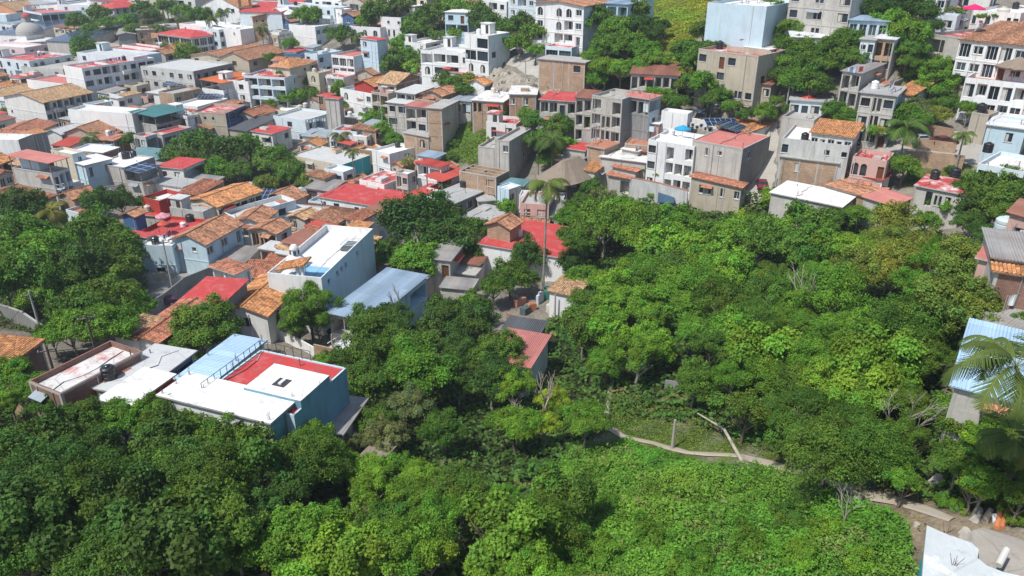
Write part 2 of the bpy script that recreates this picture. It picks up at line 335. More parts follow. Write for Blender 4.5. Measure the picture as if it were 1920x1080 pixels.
def facade(mb, root, wm, side, Wd, zb, H, rows, sh, near, fc, opts, top_off=0.35):
    """outer skin of one wall with real openings; side 'R' runs along local x at y=0, side 'L' runs along local y at x=0"""
    X, Y = opts['X'], opts['Y']
    if side == 'R': pt = lambda s, d, z: (s, d, z)
    else: pt = lambda s, d, z: (d, Y-s, z)
    rz = 0 if side == 'R' else -math.pi/2
    ops = []; zt = H
    for ri, row in enumerate(rows):
        if not row: continue
        zf = H-top_off-sh*(ri+1)+.25
        if ri == 0 and opts.get('open1'): zf = H-2.55
        n = len(row); bw = Wd/n
        x = 0; i = 0
        while i < n:
            ch = row[i]
            xc = bw*(i+.5)
            def op(ww, hh, z0, d, kind):
                ww = min(ww, bw-.3)
                if ww < .35: return
                ops.append((xc-ww/2, xc+ww/2, zf+z0, zf+z0+hh, d, kind, xc, ww, hh))
            if ch == 'w': op(1.6, 1.35, .9, .18, 'window')
            elif ch == 's': op(.8, .8, 1.3, .18, 'window')
            elif ch == 't': op(.7, 1.9, .5, .16, 'window')
            elif ch == 'W': op(bw-.5 if bw < 4 else 3.2, 1.5, .8, .18, 'window')
            elif ch == 'v': op(bw-.35, 2.2, .2, .25, 'window')
            elif ch == 'a': op(1.5, 1.9, .35, .22, 'arch')
            elif ch == 'd': op(1.1, 2.15, .02, .16, 'door')
            elif ch == 'L': op(bw-.35, 2.0, .55, 1.3, 'loggia')
            elif ch == 'O': op(bw-.4, 2.3, .1, 2.2, 'void')
            elif ch in 'Bb':
                if ch == 'B': op(1.9, 2.1, .02, .2, 'door')
                else: op(1.3, 1.2, 1.0, .16, 'window')
                w_ = min(bw-.1, 3.4); sm, rm = balcony_meshes(w_, wm, opts.get('rail', 's'))
                o = put('balcony', sm, root, pt(xc, 0, zf), rz); put('railing', rm, o)
            i += 1
    xs = sorted({0, Wd, *[o[0] for o in ops], *[o[1] for o in ops]}); zs = sorted({zb, zt, *[o[2] for o in ops], *[o[3] for o in ops]})
    for i in range(len(xs)-1):
        for j in range(len(zs)-1):
            a, b_, c, d = xs[i], xs[i+1], zs[j], zs[j+1]
            if b_-a < 1e-4 or d-c < 1e-4: continue
            mx, mz = (a+b_)/2, (c+d)/2
            if any(o[0] < mx < o[1] and o[2] < mz < o[3] for o in ops): continue
            mb.face([pt(a, 0, c), pt(b_, 0, c), pt(b_, 0, d), pt(a, 0, d)], wm)
    band = opts.get('trim')
    for (a, b_, c, d, dep, kind, xc, ww, hh) in ops:
        mb.face([pt(a, 0, c), pt(a, 0, d), pt(a, dep, d), pt(a, dep, c)][::-1], wm); mb.face([pt(b_, 0, c), pt(b_, 0, d), pt(b_, dep, d), pt(b_, dep, c)], wm)
        mb.face([pt(a, 0, d), pt(b_, 0, d), pt(b_, dep, d), pt(a, dep, d)], wm); mb.face([pt(a, 0, c), pt(b_, 0, c), pt(b_, dep, c), pt(a, dep, c)][::-1], wm)
        gi = rnd.choice((0, 0, 1, 1, 2, 3, 3))
        if kind in ('window', 'door', 'arch'):
            nm = 'door' if kind == 'door' else 'window'
            f = 'b' if kind == 'door' and rnd.random() < .4 and ww < 1.3 else fc
            if near:
                fm, pm = win_meshes(nm, ww, hh, f, gi); o = put(nm, fm, root, pt(xc, dep, c), rz); put('pane', pm, o)
            else: put(nm, merged_win(nm, ww, hh, f, gi), root, pt(xc, dep, c), rz)
            mb.face([pt(a, dep+.055, c), pt(b_, dep+.055, c), pt(b_, dep+.055, d), pt(a, dep+.055, d)], wm)
            if kind == 'arch':
                r = ww/2
                for sgn in (-1, 1):
                    e = xc+sgn*r; arc = [(xc+sgn*r*math.cos(t*math.pi/10), d-r+r*math.sin(t*math.pi/10)) for t in range(6)]
                    for k in range(5):
                        tri = [pt(e, .004, d), pt(arc[k][0], .004, arc[k][1]), pt(arc[k+1][0], .004, arc[k+1][1])]
                        if k == 0 and arc[0][1] >= d: continue
                        mb.face(tri, wm)
        else:
            mb.face([pt(a, dep, c), pt(b_, dep, c), pt(b_, dep, d), pt(a, dep, d)], wm)
            if kind == 'loggia':
                w2 = min(ww*.62, 2.4); h2 = hh-.35
                if w2 > .5:
                    if near:
                        fm, pm = win_meshes('window', w2, h2, fc, gi); o = put('window', fm, root, pt(xc, dep-.06, c+.02), rz); put('pane', pm, o)
                    else: put('window', merged_win('window', w2, h2, fc, gi), root, pt(xc, dep-.06, c+.02), rz)

def short(lbl): return lbl
def house(row):
    f = [s.strip() for s in row.split('|')]
    kind, label, tile, pts, H, roof, wall, L, R = f[:9]
    op = dict(x.split('=') if '=' in x else (x, '1') for x in (f[9].split() if len(f) > 9 else []))
    ox, oy, sc = TILES[tile]; p = [float(q) for q in pts.split(',')]
    q = [(ox+p[i]/sc, oy+p[i+1]/sc) for i in (0, 2, 4)]
    H = float(H)
    if 'on' not in op and 'fixh' not in op: H = H*.80 if H >= 9 else (H*.88 if H >= 6.5 else H)
    A0, dist = hit(*q[0], h=H); z = A0.z
    if 'on' in op:
        ref, dz = op['on'].split(':'); z = KEYS[ref]+float(dz); dist = (onplane(*q[0], z)-cam.location).length
    A, B, C = (onplane(a, b_, z) for a, b_ in q)
    u = C-A; v = B-A
    X = u.length; u.normalize(); v = v-u*v.dot(u); Y = v.length
    # share the skew between both edges so that neither visible edge turns far from the photograph
    uu = (C-A).normalized(); vv = (B-A).normalized(); bis = (uu+vv).normalized(); perp = Vector((bis.y, -bis.x, 0)) if True else None
    if uu.dot(perp) < 0: perp = -perp
    if 'keep' not in op:
        u = (bis+perp).normalized(); v = (bis-perp).normalized()
        X = abs((C-A).dot(u)); Y = abs((B-A).dot(v))
    X = min(max(X, 1.2), 60); Y = min(max(Y, 1.2), 60)
    rz = math.atan2(u.y, u.x)
    corners = [A, A+u*X, A+v*Y, A+u*X+v*Y]
    zb = min(tz(c.x, c.y) for c in corners)-z+H-.6
    zb = min(zb, -.3)
    if 'on' in op: zb = max(zb, -.3)
    near = dist < 165
    root = thing(f[0], label, CATS.get(kind, kind.replace('_', ' ')), (A.x, A.y, z-H), rz)
    wm = M_(WT[wall[0]]); wm2 = M_(WT[wall[1]]) if len(wall) > 1 else wm
    mb = MB(); sh = float(op.get('sh', 2.9)); fc = op.get('fc', rnd.choice('kkkw')); opts = dict(op, X=X, Y=Y)
    rt, rc = (roof.split(':')+['conc'])[:2]; rm = M_(RC[rc])
    Hw = H
    if rt == 'c': Hw = H-2.3
    off = .35 if rt != 'f' else .55
    Ls = L.split('/') if L != '-' else []; Rs = R.split('/') if R != '-' else []
    facade(mb, root, wm, 'L', Y, zb, Hw, Ls, sh, near, fc, opts, off); facade(mb, root, wm2, 'R', X, zb, Hw, Rs, sh, near, fc, opts, off)
    mb.face([(X, 0, zb), (X, Y, zb), (X, Y, Hw), (X, 0, Hw)], wm); mb.face([(X, Y, zb), (0, Y, zb), (0, Y, Hw), (X, Y, Hw)], wm2)
    info = dict(root=root, X=X, Y=Y, z=z, H=H, rz=rz, label=label, dist=dist, top=Hw, rt=rt, A=A, u=u, v=v, near=near, kind=kind)
    rip = dist < 190
    if rt in ('f', 'c'):
        t = .16; ph = float(op.get('ph', .55))
        ring = [(0, 0), (X, 0), (X, Y), (0, Y)]; inn = [(t, t), (X-t, t), (X-t, Y-t), (t, Y-t)]
        cap = M_(RC['red']) if op.get('cap') == 'r' else wm
        for i in range(4):
            j = (i+1) % 4
            mb.face([(*ring[i], Hw), (*ring[j], Hw), (*inn[j], Hw), (*inn[i], Hw)], cap)
            mb.face([(*inn[j], Hw-ph-.02), (*inn[i], Hw-ph-.02), (*inn[i], Hw), (*inn[j], Hw)], wm)
        r = MB(); fm = rm if rt == 'f' else M_(RC[op.get('floor', 'conc')])
        r.slab([(t+.003, t+.003, Hw-ph), (X-t-.003, t+.003, Hw-ph), (X-t-.003, Y-t-.003, Hw-ph), (t+.003, Y-t-.003, Hw-ph)], .15, fm)
        r.build('roof', root); info['floor'] = Hw-ph
        if rt == 'c':
            cn = MB(); o = .35; zz = H
            a, b_, c_, d = (-o, -o, zz-.25), (X+o, -o, zz-.25), (X+o, Y+o, zz+.15), (-o, Y+o, zz+.15)
            (cn.ripple(a, b_, c_, d, .22, .04, rm) if rip else cn.slab([a, b_, c_, d], .07, rm)); cn.build('canopy', root)
            pm = mat('gloss', (.20, .20, .19))
            nx = max(1, int(X/4)); ny = max(1, int(Y/4))
            for i in range(nx+1):
                for j in range(ny+1):
                    if 0 < i < nx and 0 < j < ny: continue
                    ps = MB(); x = t/2+(X-t)*i/nx; y = t/2+(Y-t)*j/ny; ps.box(x-.07, x+.07, y-.07, y+.07, Hw+.002, zz-.34+.4*(y/Y), pm); ps.build('post', root)
            # an inner room partly closing the covered terrace
            rmx = MB(); rmx.box(X*.45, X-t-.01, Y*.5, Y-t-.01, Hw-ph+.003, zz-.45, wm2); rmx.build('room', root)
    elif rt == 'F':
        r = MB(); o = .3; r.slab([(-o, -o, H+.16), (X+o, -o, H+.16), (X+o, Y+o, H+.16), (-o, Y+o, H+.16)], .16, rm, M_(WT['C'])); r.build('roof', root); info['floor'] = H+.16
    elif rt in ('t', 'T'):
        rise = float(op.get('rise', .18))*(Y if rt == 't' else X); o = .45; r = MB()
        if rt == 't':
            for (ya, yb) in ((-o, Y/2), (Y+o, Y/2)):
                za = H-rise*(o/(Y/2)) + .12; zr = H+rise+.12
                if ya < 0: a, b_, c_, d = (-o, ya, za), (X+o, ya, za), (X+o, yb, zr), (-o, yb, zr)
                else: a, b_, c_, d = (X+o, ya, za), (-o, ya, za), (-o, yb, zr), (X+o, yb, zr)
                (r.ripple(a, b_, c_, d, .30, .07, rm, .1) if rip else r.slab([a, b_, c_, d], .12, rm))
            mb.face([(0, Y, H), (0, 0, H), (0, Y/2, H+rise)], wm); mb.face([(X, 0, H), (X, Y, H), (X, Y/2, H+rise)], wm)
            r.tube((-o, Y/2, H+rise+.14), (X+o, Y/2, H+rise+.14), .13, .13, rm)
        else:
            for (xa, xb) in ((-o, X/2), (X+o, X/2)):
                za = H-rise*(o/(X/2)) + .12; zr = H+rise+.12
                if xa < 0: a, b_, c_, d = (xa, Y+o, za), (xa, -o, za), (xb, -o, zr), (xb, Y+o, zr)
                else: a, b_, c_, d = (xa, -o, za), (xa, Y+o, za), (xb, Y+o, zr), (xb, -o, zr)
                (r.ripple(a, b_, c_, d, .30, .07, rm, .1) if rip else r.slab([a, b_, c_, d], .12, rm))
            mb.face([(0, 0, H), (X, 0, H), (X/2, 0, H+rise)], wm2); mb.face([(X, Y, H), (0, Y, H), (X/2, Y, H+rise)], wm2)
            r.tube((X/2, -o, H+rise+.14), (X/2, Y+o, H+rise+.14), .13, .13, rm)
        r.build('roof', root)
    elif rt == 'h':
        r = MB(); o = .5; rise = float(op.get('rise', .16))*min(X, Y); e = min(X, Y)/2
        if X >= Y: r1, r2 = (e, Y/2, H+rise), (X-e+.01, Y/2, H+rise)
        else: r1, r2 = (X/2, e, H+rise), (X/2, Y-e+.01, H+rise)
        c0, c1, c2, c3 = (-o, -o, H), (X+o, -o, H), (X+o, Y+o, H), (-o, Y+o, H)
        if X >= Y: fs = [[c0, c1, r2, r1], [c2, c3, r1, r2], [c3, c0, r1], [c1, c2, r2]]
        else: fs = [[c0, c1, r1], [c2, c3, r2], [c3, c0, r1, r2], [c1, c2, r2, r1]]
        for q_ in fs: r.face(q_, rm)
        r.box(-o, X+o, -o, Y+o, H-.14, H-.003, M_(WT['c'])); r.build('roof', root)
    elif rt in ('m', 's'):   # one slope falling towards the left-hand wall (m) or the right-hand wall (s)
        rise = float(op.get('rise', .10)); o = .35; r = MB()
        if rt == 'm':
            h1 = H+.1; h2 = H+.1+rise*X; a, b_, c_, d = (-o, Y+o, h1), (-o, -o, h1), (X+o, -o, h2), (X+o, Y+o, h2)
            mb.face([(0, 0, H), (X, 0, H), (X, 0, H+rise*X)], wm2); mb.face([(X, Y, H), (0, Y, H), (X, Y, H+rise*X)], wm2); mb.face([(X, 0, H), (X, Y, H), (X, Y, H+rise*X), (X, 0, H+rise*X)], wm)
        else:
            h1 = H+.1; h2 = H+.1+rise*Y; a, b_, c_, d = (-o, -o, h1), (X+o, -o, h1), (X+o, Y+o, h2), (-o, Y+o, h2)
            mb.face([(0, Y, H), (0, 0, H), (0, Y, H+rise*Y)], wm); mb.face([(X, 0, H), (X, Y, H), (X, Y, H+rise*Y)], wm); mb.face([(X, Y, H), (0, Y, H), (0, Y, H+rise*Y), (X, Y, H+rise*Y)], wm2)
        tl = rc.startswith('tile')
        if rip and RC[rc][0] in ('tile', 'sheet'): r.ripple(a, b_, c_, d, .30 if tl else .22, .07 if tl else .035, rm, .1 if tl else .04)
        else: r.slab([a, b_, c_, d], .1, rm)
        r.build('roof', root)
    elif rt == 'o':   # unfinished storey: bare walls round open rooms
        t = .15; fl = H-2.2
        for i, (a, b_) in enumerate((((0, 0), (X, 0)), ((X, 0), (X, Y)), ((X, Y), (0, Y)), ((0, Y), (0, 0)))): pass
        ring = [(0, 0), (X, 0), (X, Y), (0, Y)]; inn = [(t, t), (X-t, t), (X-t, Y-t), (t, Y-t)]
        for i in range(4):
            j = (i+1) % 4
            mb.face([(*ring[i], Hw), (*ring[j], Hw), (*inn[j], Hw), (*inn[i], Hw)], M_(WT['C'])); mb.face([(*inn[j], fl), (*inn[i], fl), (*inn[i], Hw), (*inn[j], Hw)], wm)
        mb.box(X*.33, X*.33+t, t+.003, Y-t-.003, fl, H-.05, wm, M_(WT['C'])); mb.box(X*.66, X*.66+t, t+.003, Y-t-.003, fl, H-.05, wm, M_(WT['C']))
        mb.box(X*.33+t+.003, X*.66-.003, Y*.5, Y*.5+t, fl, H-.08, wm, M_(WT['C']))
        r = MB(); r.slab([(t+.003, t+.003, fl), (X-t-.003, t+.003, fl), (X-t-.003, Y-t-.003, fl), (t+.003, Y-t-.003, fl)], .15, M_(RC['terra'])); r.build('floor', root); info['floor'] = fl
    mb.build('wall', root)
    if dist < 235 and H > 3:
        cf = MB(); cm = mat('plaster', (.44, .42, .38), .7)
        if wall[0] in 'KkCcrb':
            n_ = max(1, round(Y/3.4)); ext = 0
            for k in range(n_+1):
                y_ = (Y-.24)*k/n_; cf.box(-.025, -.003, y_, y_+.24, zb, Hw-.01, cm)
            cf.box(-.035, -.003, -.01, Y+.01, Hw-.24, Hw-.005, cm)
        if (wall[1] if len(wall) > 1 else wall[0]) in 'KkCcrb':
            n_ = max(1, round(X/3.4))
            for k in range(n_+1):
                x_ = (X-.24)*k/n_; cf.box(x_, x_+.24, -.025, -.003, zb, Hw-.01, cm)
            cf.box(-.01, X+.01, -.035, -.003, Hw-.24, Hw-.005, cm)
        if cf.f and 'nofr' not in op: cf.build('concrete_frame', root)
    if H > 4 and dist < 230:
        for side, n_ in (('R', X), ('L', Y)):
            rws = Rs if side == 'R' else Ls
            for k in range(rnd.choice((0, 1, 1, 2))):
                s_ = rnd.uniform(.3, max(.4, n_-.3)); pp = MB(); pm_ = mat('gloss', rnd.choice([(.5, .5, .48), (.25, .25, .24), (.6, .55, .45)]))
                q_ = (s_, -.06, 0) if side == 'R' else (-.06, s_, 0); pp.tube((q_[0], q_[1], max(zb, -1)), (q_[0], q_[1], Hw-.2), .05, .05, pm_, 5); pp.build('downpipe', root)
            if rws and rnd.random() < .45 and n_ > 4 and 'noband' not in op:
                w_ = rnd.uniform(1.6, min(3.2, n_*.5)); s_ = rnd.uniform(.3, n_-w_-.2); z_ = Hw-off-sh*rnd.choice(range(1, len(rws)+1))+sh-.28; aw = MB(); am = M_(RC[rnd.choice(('tiler', 'conc', 'tile', 'steel', 'rust', 'redm'))])
                a4 = [(s_, -.8, z_-.2), (s_+w_, -.8, z_-.2), (s_+w_, -.003, z_+.1), (s_, -.003, z_+.1)]
                if side == 'L': a4 = [(y_, x_, c_) for x_, y_, c_ in a4][::-1]
                aw.slab(a4, .07, am); aw.build('awning', root)
    # floor bands between storeys give the walls their lines
    if (len(Ls) > 1 or len(Rs) > 1) and 'noband' not in op:
        bd = MB(); nb = max(len(Ls), len(Rs))
        for k in range(1, nb+1):
            zz = Hw-off-sh*k+.13
            if zz < zb+.3: break
            if Rs: bd.box(-.06, X+.06, -.06, -.003, zz-.1, zz+.1, wm2)
            if Ls: bd.box(-.06, -.003, -.003, Y+.06, zz-.1, zz+.1, wm)
        if bd.f: bd.build('floor_band', root)
    HOUSES.append(info)
    if 'key' in op: KEYS[op['key']] = z
    if info.get('floor') and rt in ('f', 'F') and X > 3 and Y > 3:
        fl = info['floor']; k = rnd.random() if 'bare' not in op else 1
        if 'hut' in op or (k < .30 and X > 6 and Y > 6 and 'nohut' not in op):
            w_, d_ = rnd.uniform(2, 3), rnd.uniform(2, 3); x0 = X-.2-w_ if rnd.random() < .6 else .25; y0 = Y-.2-d_
            hb = MB(); hb.box(x0, x0+w_, y0, y0+d_, fl+.002, fl+2.3, wm, skip='u'); hb.slab([(x0-.2, y0-.2, fl+2.42), (x0+w_+.2, y0-.2, fl+2.42), (x0+w_+.2, y0+d_+.2, fl+2.42), (x0-.2, y0+d_+.2, fl+2.42)], .115, rm)
            hh = hb.build('stair_hut', root)
            dm = MB(); dm.face([(x0-.01, y0+.9+.4, fl+.05), (x0-.01, y0+.4, fl+.05), (x0-.01, y0+.4, fl+2), (x0-.01, y0+1.3, fl+2)], mat('plain', (.05, .04, .035))); dm.build('door', hh)
        if rnd.random() < .45 and X > 5 and Y > 5 and 'bare' not in op:
            pw = MB(); xx = X*rnd.uniform(.3, .7); pw.box(xx, xx+.14, .2, Y*rnd.uniform(.4, .95), fl+.002, fl+rnd.uniform(.5, 1.1), wm); pw.build('partition_wall', root)
        if rnd.random() < .35 and X > 5 and Y > 4:
            sw, sd = rnd.uniform(1.2, 2.6), rnd.uniform(1.2, 2.4); x0 = rnd.uniform(.3, X-sw-.3); y0 = rnd.uniform(.3, max(.31, Y-sd-.3)); rb = MB(); rb.box(x0, x0+sw, y0, y0+sd, fl+.002, fl+rnd.uniform(.25, 1.0), wm, M_(RC[rnd.choice(('greyl', 'conc', 'white', 'terra'))]), skip='u'); rb.build('raised_slab', root)
        if near and min(X, Y) > 3.5:
            for k_ in range(rnd.choice((1, 2, 3))):
                vx, vy = rnd.uniform(.5, X-.5), rnd.uniform(.5, Y-.5); ve = MB(); ve.tube((vx, vy, fl), (vx, vy, fl+rnd.uniform(.3, .8)), .06, .06, mat('gloss', rnd.choice([(.6, .6, .58), (.3, .16, .1), (.1, .1, .1)])), 6); ve.build('vent', root)
            y_ = rnd.uniform(.4, Y-.4); pr_ = MB(); p0 = Vector((.3, y_, fl+.05))
            for k_ in range(5):
                p1 = Vector((.3+(X-.6)*(k_+1)/5, min(max(y_+rnd.uniform(-.5, .5), .3), Y-.3), fl+.05)); pr_.tube(p0, p1, .035, .035, mat('gloss', rnd.choice([(.05, .05, .05), (.5, .5, .48)])), 5, False); p0 = p1
            pr_.build('roof_hose', root)
        if near and rnd.random() < .5 and H > 3:
            rmm = mat('plain', (.13, .07, .05))
            for cx, cy in ((.1, .1), (X-.1, .1), (X-.1, Y-.1), (.1, Y-.1), (X/2, .1), (X/2, Y-.1)):
                if rnd.random() < .6:
                    rb = MB()
                    for dx in (-.05, .05):
                        for dy in (-.05, .05): rb.tube((cx+dx, cy+dy, H if rt == 'f' else H+.16), (cx+dx+rnd.uniform(-.1, .1), cy+dy+rnd.uniform(-.1, .1), H+rnd.uniform(.6, 1.1)), .014, .012, rmm, 4, False)
                    rb.build('reinforcing_bar_stub', root)
    return info

CATS = {'house': 'house', 'apartment_building': 'apartment building', 'hotel': 'hotel', 'shed': 'shed', 'church_hall': 'church hall', 'school': 'school', 'canopy_roof': 'canopy', 'ruin': 'ruin', 'tower': 'tower', 'villa': 'villa', 'town_house': 'house', 'cottage': 'cottage'}
TILES = {'full': (0, 0, 1), 'S': (1180, 200, 6), 'U': (1440, 200, 6), 'P': (880, 220, 6), 'Q': (0, 120, 4.5), 'V': (1700, 0, 4.318), 'V8': (1700, 400, 4.909), 'W': (480, 380, 4.909)}
for i in range(4):
    for j in range(4): TILES['T%d%d' % (i, j)] = (480*i, 270*j, 4)
